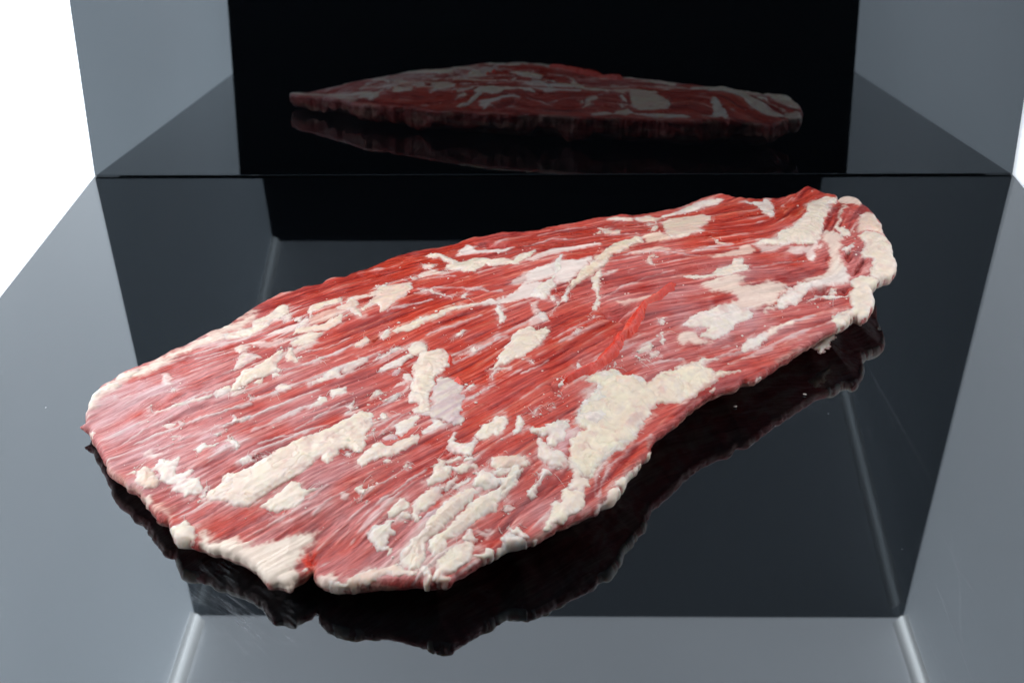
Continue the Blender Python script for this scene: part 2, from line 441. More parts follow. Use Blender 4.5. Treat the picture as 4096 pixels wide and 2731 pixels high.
class Slab:
    """the slab's outline, rim height and dome as rasters in plan"""
    def __init__(self, outline, ragged=True):
        O = np.asarray(outline, float)
        C = catmull(O[:, :2], 0.9)
        if ragged:
            s = np.arange(len(C)) * 1.0
            nrm = np.roll(C, -1, 0) - np.roll(C, 1, 0)
            nrm = np.stack([nrm[:, 1], -nrm[:, 0]], 1); nrm /= np.linalg.norm(nrm, axis=1)[:, None] + 1e-9
            off = 0.3 * vnoise(C[:, 0] / 4.1, C[:, 1] / 4.1, 5) + 0.42 * vnoise(C[:, 0] / 2.0, C[:, 1] / 2.0, 6)
            C = C + nrm * off[:, None]
        self.C = C
        xs = BX0 + RES * np.arange(NXR); ys = BY0 + RES * np.arange(NYR)
        self.X, self.Y = np.meshgrid(xs, ys)
        sd = np.zeros((NYR, NXR))
        B = 48
        # coarse everywhere, exact by blocks
        for j in range(0, NYR, B):
            for i in range(0, NXR, B):
                xb = self.X[j:j + B, i:i + B]; yb = self.Y[j:j + B, i:i + B]
                cx, cy = xb.mean(), yb.mean()
                dc = np.hypot(C[:, 0] - cx, C[:, 1] - cy).min()
                if dc > 46:
                    k = 4                          # far from the rim: a coarse outline will do
                    sd[j:j + B, i:i + B] = self._blk(C[::k], xb, yb)
                else:
                    sd[j:j + B, i:i + B] = self._blk(C, xb, yb, dc + 2 * B * RES)
        self.sd = sd
        self.gy, self.gx = np.gradient(self._blur(sd, 2), RES)
        g = np.hypot(self.gx, self.gy) + 1e-6
        self.gx /= g; self.gy /= g
        Xc, Yc = self.X[::8, ::8], self.Y[::8, ::8]
        zr = idw(O[:, :2], O[:, 2], Xc, Yc, 3.0, 30.0)
        self.zr = self._up(zr)
        A = idw([(-210, -290), (-150, -300), (-120, -390), (-70, -400), (-20, -390), (0, -300), (-60, -230), (60, -200), (120, -140), (160, -110), (40, -320), (100, -250)],
                [5, 10, 11, 12, 9, 12, 12, 12, 10, 8, 8, 10], Xc, Yc, 2.0, 300.0)
        self.A = self._up(A)

    @staticmethod
    def _blk(C, xb, yb, rad=None):
        shp = xb.shape; X = xb.ravel(); Y = yb.ravel()
        n = len(C); ins = np.zeros(X.shape, bool); best = np.full(X.shape, 1e9)
        D = np.roll(C, -1, 0)
        cx, cy = X.mean(), Y.mean()
        near = np.ones(n, bool) if rad is None else np.hypot(C[:, 0] - cx, C[:, 1] - cy) < rad + 3
        ymin, ymax = Y.min(), Y.max()
        lo = np.minimum(C[:, 1], D[:, 1]); hi = np.maximum(C[:, 1], D[:, 1])
        for i in np.nonzero((hi >= ymin) & (lo <= ymax) & (lo != hi) & (np.maximum(C[:, 0], D[:, 0]) >= X.min()))[0]:
            ax, ay = C[i]; bx, by = D[i]
            ins ^= ((ay > Y) != (by > Y)) & (X < (bx - ax) * (Y - ay) / (by - ay) + ax)
        for i in np.nonzero(near)[0]:
            ax, ay = C[i]; ex, ey = D[i] - C[i]
            t = np.clip(((X - ax) * ex + (Y - ay) * ey) / (ex * ex + ey * ey + 1e-12), 0, 1)
            best = np.minimum(best, (X - ax - t * ex) ** 2 + (Y - ay - t * ey) ** 2)
        d = np.sqrt(best)
        return np.where(ins, d, -d).reshape(shp)

    @staticmethod
    def _blur(F, r):
        for ax in (0, 1):
            c = np.cumsum(np.concatenate([np.repeat(np.take(F, [0], ax), r + 1, ax), F, np.repeat(np.take(F, [-1], ax), r, ax)], ax), ax)
            n = F.shape[ax]
            F = (np.take(c, range(2 * r + 1, 2 * r + 1 + n), ax) - np.take(c, range(0, n), ax)) / (2 * r + 1)
        return F

    def _up(self, F):
        """bilinear from the 8x coarser raster"""
        v = np.clip(np.arange(NYR) / 8.0, 0, F.shape[0] - 1.001); u = np.clip(np.arange(NXR) / 8.0, 0, F.shape[1] - 1.001)
        j = v.astype(int); i = u.astype(int); b = (v - j)[:, None]; a = (u - i)[None, :]
        return (F[j][:, i] * (1 - a) + F[j][:, i + 1] * a) * (1 - b) + (F[j + 1][:, i] * (1 - a) + F[j + 1][:, i + 1] * a) * b

    def surf(self, x, y):
        """plan point -> point and normal on the rounded slab; outside the outline it wraps under the rim"""
        d = sample(self.sd, x, y); gx = sample(self.gx, x, y); gy = sample(self.gy, x, y)
        zr = sample(self.zr, x, y); A = sample(self.A, x, y)
        ph = np.clip(d / ER, -1, 1) * (np.pi / 2)
        dn = fold(d)
        px = x - (d - dn) * gx; py = y - (d - dn) * gy
        eb = under(zr, gy, x, y)
        e = np.where(ph >= 0, ET, eb)
        pz = zr + e * np.sin(ph) + A * smooth(dn / 55.0) * (d > 0)
        cx, sz = np.cos(ph) / RX, np.sin(ph) / e
        ln = np.sqrt(cx * cx + sz * sz)
        n = np.stack([-gx * cx / ln, -gy * cx / ln, sz / ln], -1)
        return np.stack([px, py, pz], -1), n, d

    def top(self, x, y):
        d = np.maximum(sample(self.sd, x, y), 0.0)
        r = np.clip(1 - d / RX, 0, 1)
        return sample(self.zr, x, y) + ET * np.sqrt(1 - r * r) + sample(self.A, x, y) * smooth(d / 55.0)

# ---- plan drawing of the slab
OUTLINE = [(-221.1, -295.5, 4), (-218.1, -294.5, 6), (-219.3, -291.0, 9), (-219.1, -286.6, 10), (-219.1, -282.0, 11), (-218.6, -277.4, 12), (-216.7, -271.9, 12), (-213.6, -268.0, 12), (-211.4, -264.9, 12), (-210.6, -262.9, 13), (-206.3, -258.6, 13), (-201.8, -255.0, 13), (-197.9, -252.0, 13), (-192.9, -247.7, 14), (-188.4, -242.1, 14), (-183.2, -238.7, 14), (-178.6, -232.6, 14), (-173.9, -226.4, 14), (-168.2, -224.1, 15), (-165.2, -218.6, 15), (-167.2, -222.5, 15), (-163.6, -216.1, 15), (-159.7, -208.8, 15), (-155.3, -201.3, 15), (-151.4, -197.1, 15), (-148.0, -192.9, 15), (-144.5, -188.6, 15), (-138.3, -187.4, 16), (-135.4, -184.3, 16), (-132.7, -182.1, 16), (-125.5, -179.5, 16), (-120.8, -172.8, 16), (-112.6, -172.5, 17), (-107.2, -167.5, 17), (-100.8, -163.4, 17), (-94.9, -157.4, 17), (-88.9, -150.8, 17), (-84.3, -148.1, 17), (-78.2, -144.8, 18), (-69.2, -141.7, 18), (-64.4, -140.6, 18), (-56.8, -137.4, 18), (-48.7, -131.0, 18), (-39.0, -128.2, 18), (-32.1, -124.4, 18), (-27.7, -122.8, 18), (-16.8, -123.1, 19), (-9.3, -120.9, 19), (-2.3, -116.8, 19), (11.8, -111.7, 19), (24.1, -104.9, 19), (30.7, -104.3, 19), (39.5, -100.8, 19), (46.0, -102.0, 19), (56.9, -99.2, 19), (65.3, -95.7, 19), (73.7, -92.7, 19), (81.4, -87.1, 20), (78.0, -90.1, 20), (87.0, -82.9, 20), (97.4, -77.4, 20), (103.5, -78.7, 20), (107.3, -81.2, 20), (113.3, -83.0, 20), (122.6, -83.0, 20), (125.9, -77.6, 20), (127.7, -83.1, 20), (136.5, -79.5, 20), (142.9, -75.2, 20), (149.4, -67.7, 20), (152.7, -64.0, 20), (157.1, -68.4, 20), (160.7, -74.6, 20), (167.6, -81.1, 21), (165.6, -87.5, 21), (171.3, -82.7, 22), (177.2, -85.8, 22), (179.3, -94.2, 22), (181.5, -101.6, 23), (183.0, -111.9, 23), (183.4, -124.0, 24), (181.8, -133.8, 24), (182.1, -145.4, 25), (182.7, -153.5, 25), (180.9, -160.7, 24), (181.2, -167.8, 23), (180.0, -175.4, 23), (175.6, -183.5, 22), (168.4, -187.1, 22), (164.2, -193.2, 22), (162.2, -194.9, 21), (162.9, -200.2, 20), (161.2, -208.4, 20), (157.0, -217.5, 20), (152.4, -223.0, 20), (150.6, -219.7, 20), (147.0, -222.5, 20), (142.7, -227.9, 19), (139.6, -229.6, 19), (131.4, -234.7, 18), (125.5, -241.3, 18), (118.8, -247.9, 18), (111.3, -255.1, 18), (104.8, -261.4, 18), (96.8, -270.7, 18), (90.6, -276.8, 18), (86.8, -277.5, 18), (82.4, -282.8, 19), (75.5, -286.5, 19), (68.9, -290.9, 19), (64.5, -295.2, 19), (59.9, -300.7, 19), (54.8, -308.4, 19), (48.6, -316.6, 19), (42.6, -323.9, 19), (39.5, -329.9, 20), (38.7, -335.7, 20), (39.2, -330.6, 20), (38.4, -336.3, 20), (34.7, -341.4, 20), (31.3, -347.9, 20), (27.7, -353.1, 20), (26.3, -357.9, 20), (24.3, -361.4, 20), (22.6, -366.1, 20), (19.2, -369.6, 20), (15.9, -371.9, 20), (14.0, -375.3, 20), (7.8, -379.8, 20), (0.7, -384.8, 20), (-3.9, -388.1, 20), (-8.1, -391.3, 20), (-12.5, -394.5, 20), (-20.5, -395.2, 17.5), (-26.5, -399.9, 17.5), (-31.5, -404.1, 17.5), (-34.8, -407.6, 17.5), (-38.0, -410.7, 17.5), (-41.2, -413.2, 17.5), (-43.1, -415.7, 17.5), (-47.8, -416.0, 16.5), (-51.8, -415.6, 16.5), (-56.3, -414.5, 15.5), (-63.2, -413.2, 13.5), (-70.0, -412.6, 12.5), (-78.5, -412.8, 11.5), (-82.0, -413.7, 13), (-90.8, -411.7, 12), (-94.7, -408.5, 11), (-96.5, -406.3, 11), (-97.2, -403.0, 11), (-97.9, -401.4, 11), (-98.4, -402.3, 10), (-99.5, -404.1, 10), (-101.9, -406.2, 10), (-103.9, -407.3, 9), (-104.5, -409.8, 9), (-105.2, -411.8, 9), (-107.2, -410.3, 9), (-110.2, -408.6, 9), (-113.6, -408.4, 9), (-117.1, -404.3, 9), (-120.7, -399.2, 9), (-124.3, -396.6, 9), (-128.8, -393.5, 9), (-131.0, -392.7, 9), (-136.6, -389.2, 9), (-139.5, -389.0, 9), (-148.5, -383.8, 9), (-153.5, -382.9, 9), (-157.0, -380.4, 9), (-158.3, -376.9, 9), (-161.0, -372.3, 9), (-162.1, -369.9, 9), (-163.8, -369.4, 9), (-166.5, -368.1, 9), (-168.4, -365.8, 9), (-172.3, -360.8, 9), (-174.6, -357.0, 9), (-176.5, -354.9, 9), (-180.0, -348.8, 9), (-183.2, -347.2, 9), (-186.1, -344.8, 8), (-188.2, -341.9, 8), (-190.2, -339.7, 8), (-193.2, -337.4, 8), (-197.8, -331.5, 7), (-199.8, -328.0, 7), (-202.4, -322.9, 6), (-204.0, -319.9, 6), (-206.6, -315.6, 6), (-209.8, -309.8, 5), (-212.3, -306.1, 5), (-216.1, -299.5, 4), (-218.5, -297.6, 4)]
FEATURES = [   # kind, parameters, plan points in tenths of a millimetre
('V', (.92, 'c', 4, .4,), '-2198,-2900 -2195,-2857 -2195,-2809 -2154,-2752 -2098,-2691 -2090,-2662 -2004,-2590 -1917,-2513 -1818,-2431 -1724,-2314 -1641,-2229 -1559,-2133 -1625,-2201 -1586,-2129 -1542,-2056 -1520,-2086 -1529,-2210 -1576,-2285 -1651,-2313 -1601,-2323 -1667,-2391 -1758,-2434 -1841,-2503 -1882,-2579 -1929,-2624 -1978,-2660 -2046,-2699 -2066,-2753 -2099,-2790 -2135,-2829 -2150,-2876 -2171,-2917'),
('P', (1.8, 'c', .8,), '-2097,-2694 -2094,-2662 -2049,-2626 -2003,-2594 -1990,-2631 -2034,-2668 -2058,-2697 -2076,-2702'),
('P', (2, 'c', 1,), '-2195,-2857 -2184,-2832 -2153,-2755 -2120,-2722 -2076,-2715 -2060,-2747 -2103,-2773 -2133,-2805 -2154,-2844 -2160,-2867'),
('P', (1, 'w', .5,), '-1878,-2916 -1852,-2964 -1804,-2956 -1748,-2946 -1697,-2953 -1626,-2935 -1584,-2920 -1573,-2939 -1621,-2959 -1674,-2974 -1731,-2973 -1786,-2983 -1844,-2982 -1865,-2954'),
('P', (1.6, 'w', .5,), '-1789,-3069 -1756,-3067 -1719,-3078 -1715,-3099 -1747,-3107 -1777,-3090'),
('P', (1.4, 'w', .5,), '-1714,-3078 -1695,-3069 -1666,-3098 -1680,-3107 -1703,-3103'),
('P', (1, 'w', .5,), '-1729,-3171 -1709,-3162 -1668,-3181 -1673,-3192 -1715,-3185'),
('V', (.6, 'w', 1.5, .3,), '-1889,-2660 -1850,-2660 -1829,-2732 -1794,-2794 -1828,-2797 -1866,-2737'),
('P', (1.2, 'w', .5,), '-1804,-2808 -1779,-2831 -1776,-2854 -1791,-2849'),
('P', (2, 'p', .8,), '-2147,-3004 -2130,-3008 -2102,-3039 -2108,-3060 -2131,-3035'),
('P', (4, 'c', 1,), '-1511,-2914 -1499,-2856 -1476,-2802 -1482,-2769 -1405,-2715 -1361,-2662 -1332,-2610 -1305,-2599 -1296,-2653 -1318,-2716 -1296,-2762 -1288,-2788 -1326,-2786 -1344,-2810 -1370,-2815 -1400,-2832 -1440,-2879 -1477,-2919 -1497,-2927'),
('P', (2, 'c', .7,), '-1498,-2942 -1475,-2926 -1439,-2885 -1391,-2838 -1365,-2821 -1356,-2853 -1375,-2870 -1413,-2862 -1452,-2915 -1481,-2952'),
('P', (2, 'w', .6,), '-1332,-2792 -1310,-2790 -1281,-2810 -1301,-2825 -1323,-2827'),
('P', (4.5, 'p', 1,), '-1289,-2654 -1292,-2621 -1283,-2581 -1257,-2596 -1229,-2657 -1222,-2715 -1231,-2721 -1250,-2698 -1268,-2700'),
('P', (.9, 'w', .8,), '-1517,-2629 -1515,-2582 -1481,-2577 -1459,-2608 -1404,-2636 -1397,-2652 -1437,-2687 -1480,-2722 -1516,-2750 -1521,-2728 -1521,-2667'),
('P', (1.2, 'p', .8,), '-1561,-2509 -1536,-2479 -1481,-2499 -1477,-2538 -1512,-2579 -1550,-2548'),
('P', (1.5, 'w', .6,), '-1574,-2933 -1572,-2903 -1543,-2882 -1517,-2865 -1500,-2897 -1508,-2933 -1528,-2944 -1559,-2953'),
('P', (3.6, 'c', 1,), '-1649,-2322 -1609,-2321 -1567,-2287 -1522,-2294 -1523,-2203 -1499,-2174 -1457,-2132 -1435,-2071 -1400,-2032 -1350,-2103 -1359,-2127 -1345,-2157 -1359,-2220 -1386,-2253 -1416,-2266 -1432,-2315 -1472,-2359 -1504,-2383 -1556,-2382 -1605,-2378 -1635,-2390 -1656,-2367'),
('P', (1, 'w', .5,), '-1368,-2263 -1359,-2220 -1326,-2218 -1312,-2255 -1330,-2292 -1353,-2299'),
('P', (1, 'w', .5,), '-1307,-2286 -1296,-2254 -1263,-2279 -1263,-2306 -1286,-2314'),
('P', (2.8, 'p', 1,), '-1236,-2246 -1241,-2190 -1235,-2128 -1196,-2109 -1155,-2106 -1116,-2096 -1086,-2070 -1072,-2116 -1078,-2162 -1118,-2193 -1167,-2196 -1185,-2233 -1210,-2257 -1206,-2312 -1224,-2296'),
('P', (3.2, 'p', 1,), '-1094,-2222 -1069,-2198 -1051,-2149 -1021,-2128 -983,-2210 -982,-2252 -961,-2299 -942,-2330 -951,-2351 -982,-2327 -1024,-2302 -1047,-2277 -1051,-2336 -1066,-2350 -1077,-2288 -1071,-2273 -1090,-2251'),
('P', (2, 'p', .6,), '-1283,-2457 -1270,-2414 -1209,-2399 -1155,-2386 -1118,-2368 -1095,-2333 -1069,-2320 -1049,-2322 -1048,-2365 -1042,-2380 -1074,-2413 -1101,-2440 -1135,-2451 -1186,-2448 -1224,-2456'),
('P', (1.8, 'c', .6,), '-1274,-2514 -1222,-2472 -1185,-2455 -1130,-2459 -1140,-2499 -1164,-2552 -1208,-2570 -1265,-2573 -1288,-2549'),
('P', (1.2, 'p', .6,), '-1252,-2580 -1224,-2562 -1190,-2557 -1187,-2577 -1209,-2609 -1241,-2627'),
('P', (1.2, 'w', .6,), '-1277,-2419 -1267,-2331 -1243,-2280 -1218,-2307 -1216,-2350 -1250,-2388 -1267,-2430'),
('V', (.75, 'w', 1.5, .3,), '-1438,-2412 -1391,-2362 -1281,-2342 -1227,-2329 -1285,-2416 -1367,-2426'),
('V', (.55, 'w', 2, .2,), '-1485,-2478 -1373,-2503 -1283,-2457 -1282,-2512 -1342,-2569 -1443,-2548'),
('V', (.6, 'p', 2.5, .3,), '-1228,-2320 -1175,-2247 -1097,-2231 -1060,-2266 -1076,-2327 -1138,-2366 -1203,-2385'),
('V', (.85, 'c', 1, .6,), '-1070,-2129 -1014,-2120 -958,-2114 -917,-2042 -889,-2067 -886,-2134 -946,-2140 -1024,-2170'),
('P', (1.3, 'w', .6,), '-932,-1980 -904,-1969 -837,-2018 -800,-2011 -790,-2098 -850,-2093 -884,-2045'),
('P', (2.2, 'p', .9,), '-935,-2183 -918,-2095 -908,-1986 -838,-1996 -738,-1997 -720,-2058 -746,-2122 -772,-2182 -815,-2239 -846,-2287 -871,-2301 -886,-2234 -911,-2249 -934,-2280 -958,-2303 -970,-2269 -939,-2229'),
('P', (1.3, 'p', .6,), '-1138,-2686 -1122,-2667 -1096,-2676 -1100,-2692 -1132,-2703'),
('P', (1.5, 'p', .6,), '-972,-2586 -943,-2541 -923,-2508 -895,-2551 -908,-2577 -966,-2606'),
('P', (2, 'w', .5,), '-849,-2514 -834,-2467 -816,-2454 -808,-2497 -814,-2524 -830,-2550'),
('R', (5, 1.5,), '-905,-2568 -875,-2522 -846,-2508 -847,-2535 -882,-2566'),
('P', (1.2, 'w', .5,), '-1002,-2780 -988,-2743 -947,-2707 -942,-2681 -890,-2679 -890,-2712 -921,-2742 -941,-2766 -965,-2809 -996,-2800'),
('P', (1, 'w', .5,), '-886,-2719 -851,-2689 -787,-2648 -759,-2630 -744,-2644 -785,-2674 -831,-2704 -874,-2723'),
('P', (1.8, 'w', .7,), '-1136,-2893 -1136,-2861 -1096,-2833 -1064,-2791 -1030,-2765 -1011,-2769 -996,-2828 -1005,-2847 -1021,-2839 -1050,-2843 -1091,-2871'),
('P', (1.2, 'w', .5,), '-1411,-2936 -1398,-2949 -1373,-2965 -1391,-2989 -1401,-2973'),
('P', (1.4, 'w', .6,), '-1297,-2893 -1289,-2875 -1261,-2865 -1247,-2884 -1224,-2892 -1216,-2918 -1244,-2928 -1273,-2932 -1297,-2961 -1304,-2942 -1286,-2919'),
('P', (2.6, 'w', .8,), '-1121,-3097 -1117,-3048 -1090,-3014 -1080,-2978 -1067,-2991 -1037,-3000 -1033,-3031 -1065,-3059 -1098,-3080'),
('P', (2, 'w', .8,), '-1037,-2976 -1041,-2944 -1017,-2927 -992,-2930 -979,-2912 -964,-2932 -964,-2976 -984,-2993 -1001,-2997 -1022,-3032'),
('P', (1.8, 'w', .6,), '-928,-3041 -930,-2985 -915,-3024 -903,-3038 -907,-3068 -903,-3099 -922,-3121 -937,-3144 -956,-3136 -941,-3107 -949,-3076 -929,-3060'),
('P', (1.6, 'c', .6,), '-850,-3031 -846,-2994 -832,-2957 -806,-2966 -792,-2993 -812,-3010 -829,-3020 -833,-3051'),
('P', (3, 'c', .9,), '-792,-3177 -784,-3148 -763,-3153 -749,-3182 -761,-3205 -783,-3202'),
('P', (1.5, 'w', .6,), '-749,-3035 -747,-3010 -727,-2997 -713,-3007 -717,-3032 -737,-3049'),
('P', (4.6, 'c', 1.2,), '-1173,-3353 -1158,-3320 -1111,-3288 -1056,-3258 -1008,-3227 -960,-3184 -924,-3163 -913,-3134 -873,-3117 -842,-3142 -824,-3144 -806,-3200 -804,-3236 -829,-3262 -847,-3284 -823,-3322 -837,-3343 -828,-3396 -845,-3428 -873,-3419 -897,-3394 -930,-3403 -934,-3425 -964,-3478 -983,-3488 -1007,-3464 -1007,-3435 -1037,-3466 -1059,-3500 -1086,-3529 -1126,-3559 -1169,-3593 -1202,-3619 -1243,-3647 -1289,-3680 -1327,-3672 -1371,-3651 -1408,-3633 -1451,-3621 -1479,-3604 -1473,-3570 -1432,-3526 -1425,-3498 -1414,-3476 -1364,-3479 -1317,-3460 -1298,-3439 -1227,-3382'),
('P', (1.8, 'w', .7,), '-1373,-3417 -1357,-3397 -1320,-3390 -1310,-3387 -1294,-3420 -1299,-3433 -1321,-3423 -1351,-3433'),
('P', (1, 'w', .5,), '-1282,-3408 -1270,-3395 -1245,-3400 -1241,-3385 -1218,-3394 -1236,-3412 -1266,-3419'),
('P', (1.5, 'w', .6,), '-919,-3432 -902,-3411 -876,-3425 -884,-3447 -911,-3444'),
('P', (1, 'w', .5,), '-823,-3281 -795,-3290 -797,-3304 -818,-3299'),
('P', (1.3, 'l', .8,), '-764,-3326 -732,-3298 -699,-3327 -704,-3359 -745,-3360'),
('P', (1.3, 'w', .5,), '-1451,-3156 -1453,-3083 -1427,-3126 -1376,-3113 -1373,-3131 -1426,-3154'),
('P', (2.2, 'w', .6,), '-1598,-3275 -1581,-3270 -1559,-3251 -1531,-3269 -1514,-3278 -1488,-3265 -1482,-3277 -1505,-3291 -1539,-3281 -1550,-3297 -1564,-3318 -1580,-3294'),
('P', (1.8, 'w', .6,), '-1470,-3265 -1454,-3254 -1460,-3225 -1448,-3230 -1432,-3260 -1394,-3290 -1386,-3313 -1395,-3341 -1417,-3300 -1449,-3281'),
('P', (1.2, 'w', .5,), '-1521,-3208 -1503,-3207 -1473,-3214 -1500,-3223 -1515,-3219'),
('P', (2.2, 'w', .7,), '-1773,-3370 -1748,-3329 -1759,-3295 -1729,-3318 -1692,-3324 -1662,-3311 -1648,-3343 -1652,-3392 -1643,-3414 -1602,-3410 -1592,-3388 -1575,-3403 -1571,-3419 -1586,-3448 -1605,-3458 -1583,-3464 -1532,-3473 -1521,-3494 -1521,-3511 -1503,-3536 -1503,-3553 -1534,-3570 -1567,-3575 -1582,-3564 -1614,-3544 -1641,-3520 -1641,-3505 -1629,-3492 -1663,-3481 -1712,-3451 -1727,-3417 -1743,-3394'),
('P', (4.6, 'p', 1.5,), '-1820,-3428 -1826,-3388 -1814,-3362 -1814,-3348 -1793,-3350 -1756,-3382 -1727,-3417 -1712,-3451 -1706,-3489 -1720,-3506 -1758,-3489 -1790,-3459'),
('P', (1.8, 'c', .7,), '-1864,-3377 -1847,-3360 -1829,-3360 -1814,-3379 -1820,-3394 -1838,-3380'),
('P', (1.5, 'w', .6,), '-1507,-3528 -1487,-3525 -1482,-3537 -1491,-3544'),
('P', (1.5, 'w', .6,), '-1519,-3577 -1489,-3551 -1481,-3584 -1494,-3595 -1510,-3587'),
('V', (.65, 'w', 2, .3,), '-1843,-3249 -1815,-3230 -1778,-3259 -1744,-3283 -1769,-3297 -1822,-3275'),
('V', (.95, 'c', 1.5, .8,), '-1981,-3326 -1964,-3348 -1930,-3382 -1874,-3427 -1864,-3443 -1835,-3488 -1820,-3506 -1842,-3499 -1892,-3442 -1925,-3412'),
('P', (3, 'c', .8,), '-1871,-3443 -1842,-3487 -1843,-3510 -1858,-3529 -1872,-3517 -1870,-3485'),
('V', (.85, 'c', 2.5, 1,), '-1788,-3518 -1778,-3509 -1748,-3528 -1709,-3551 -1692,-3579 -1703,-3589 -1725,-3583 -1722,-3603 -1733,-3606 -1757,-3579 -1768,-3546'),
('V', (.6, 'p', 3, .3,), '-1700,-3589 -1606,-3631 -1591,-3680 -1637,-3669 -1697,-3636 -1716,-3610'),
('P', (3, 'c', 2,), '-1600,-3757 -1601,-3737 -1563,-3732 -1542,-3705 -1530,-3701 -1502,-3739 -1475,-3771 -1465,-3804 -1470,-3832 -1488,-3833 -1481,-3853 -1525,-3858 -1560,-3833 -1576,-3793'),
('V', (.95, 'c', 2, .6,), '-1681,-3680 -1655,-3706 -1626,-3716 -1623,-3732 -1652,-3722'),
('V', (1, 'c', 3, .7,), '-1473,-3873 -1458,-3826 -1449,-3766 -1418,-3792 -1407,-3833 -1357,-3816 -1327,-3822 -1297,-3853 -1257,-3874 -1222,-3873 -1159,-3864 -1103,-3857 -1064,-3853 -1010,-3838 -977,-3848 -964,-3873 -1002,-3907 -1021,-3943 -1037,-3981 -1045,-4018 -1017,-4052 -970,-4051 -967,-4072 -1012,-4094 -1032,-4146 -1042,-4166 -1092,-4128 -1130,-4123 -1201,-4031 -1281,-3974 -1359,-3932 -1388,-3926 -1453,-3900'),
('R', (2.5, 3,), '-1012,-3957 -985,-3929 -950,-3954 -959,-4016 -973,-4036 -993,-4026'),
('V', (1, 'r', 2, 0,), '-1035,-3967 -998,-3934 -958,-3949 -958,-3997 -962,-4048 -993,-4034 -1014,-4019'),
('P', (2, 'c', .7,), '-1026,-4028 -1012,-4005 -1006,-4024 -1014,-4044'),
('V', (.85, 'c', 2, .5,), '-965,-4092 -952,-4070 -929,-4062 -888,-4058 -870,-4091 -848,-4104 -806,-4087 -817,-4150 -903,-4142'),
('P', (3, 'c', .8,), '-1235,-3675 -1212,-3657 -1171,-3634 -1146,-3602 -1109,-3575 -1080,-3594 -1062,-3621 -1035,-3634 -1018,-3625 -979,-3613 -1016,-3639 -1048,-3673 -1055,-3703 -1078,-3721 -1104,-3720 -1150,-3728 -1188,-3717 -1220,-3699'),
('P', (2.2, 'c', .6,), '-848,-3645 -836,-3622 -814,-3624 -805,-3639 -780,-3635 -768,-3642 -799,-3659 -812,-3679 -831,-3666'),
('V', (.6, 'w', 1, .3,), '-905,-3660 -883,-3658 -867,-3673 -872,-3694 -896,-3678'),
('P', (1.2, 'w', .6,), '-822,-3707 -812,-3705 -805,-3715 -816,-3719'),
('P', (5.5, 'c', 2,), '-641,-4025 -636,-4001 -611,-3961 -592,-3935 -560,-3905 -538,-3867 -500,-3801 -477,-3763 -447,-3732 -400,-3688 -361,-3677 -325,-3693 -331,-3711 -366,-3744 -396,-3782 -415,-3821 -448,-3859 -474,-3898 -503,-3928 -532,-3959 -530,-3992 -531,-4026 -533,-4056 -545,-4080 -582,-4086 -618,-4064'),
('P', (5.8, 'c', 2,), '-331,-3711 -303,-3706 -268,-3688 -254,-3658 -269,-3636 -220,-3607 -184,-3567 -152,-3559 -169,-3608 -183,-3646 -222,-3699 -225,-3720 -246,-3741 -273,-3789 -300,-3812 -331,-3849 -357,-3879 -387,-3909 -417,-3934 -450,-3960 -451,-3997 -477,-4025 -517,-4033 -530,-4001 -529,-3959 -500,-3928 -471,-3893 -415,-3825 -389,-3777 -362,-3739'),
('P', (5.5, 'w', 1.5,), '-368,-3668 -352,-3622 -356,-3594 -335,-3578 -299,-3595 -277,-3622 -248,-3632 -254,-3663 -275,-3684 -304,-3693 -332,-3685 -354,-3676'),
('P', (3.5, 'c', 1,), '-292,-3595 -238,-3575 -191,-3548 -184,-3567 -202,-3592 -237,-3609 -273,-3613'),
('P', (5.5, 'c', 2,), '-459,-4043 -454,-4020 -439,-3982 -402,-3961 -375,-3949 -358,-3953 -344,-3971 -353,-3996 -355,-4025 -371,-4055 -387,-4080 -413,-4100 -445,-4123 -440,-4152 -450,-4159 -477,-4157 -500,-4143 -496,-4108 -481,-4083 -489,-4055'),
('P', (3, 'c', 1,), '-390,-3936 -384,-3904 -360,-3888 -352,-3925 -338,-3938 -344,-3957 -372,-3949'),
('P', (3.4, 'c', 1,), '-353,-4005 -315,-4004 -313,-3970 -296,-3974 -272,-3992 -282,-4010 -295,-4025 -325,-4035 -352,-4030'),
('P', (3.5, 'c', 1.2,), '-544,-4090 -539,-4068 -519,-4068 -503,-4097 -501,-4139 -503,-4160 -516,-4175 -538,-4152 -524,-4145 -532,-4116'),
('P', (3, 'p', 1.5,), '-905,-4111 -898,-4082 -837,-4111 -812,-4092 -781,-4064 -728,-4047 -677,-4045 -647,-4033 -604,-4063 -547,-4094 -560,-4110 -615,-4101 -667,-4086 -700,-4090 -709,-4107 -742,-4119 -763,-4110 -795,-4132 -843,-4134'),
('P', (3, 'c', .8,), '-697,-3802 -691,-3782 -669,-3750 -628,-3729 -619,-3748 -607,-3767 -606,-3785 -629,-3802 -650,-3816 -652,-3836 -670,-3830 -691,-3827'),
('P', (4.5, 'c', 1,), '-603,-3772 -583,-3753 -551,-3712 -518,-3671 -493,-3665 -485,-3684 -490,-3713 -473,-3716 -478,-3740 -505,-3760 -522,-3785 -545,-3809 -568,-3820 -570,-3858 -579,-3868 -588,-3846 -602,-3844 -603,-3823 -595,-3791'),
('P', (2.5, 'c', .8,), '-652,-3832 -636,-3806 -608,-3801 -603,-3823 -606,-3844 -634,-3843'),
('P', (2.4, 'w', .8,), '-781,-3893 -765,-3867 -745,-3853 -711,-3845 -691,-3835 -673,-3838 -667,-3871 -658,-3888 -664,-3907 -692,-3907 -682,-3941 -662,-3972 -665,-3988 -677,-4011 -681,-3998 -677,-3970 -700,-3983 -725,-3972 -730,-3951 -760,-3927'),
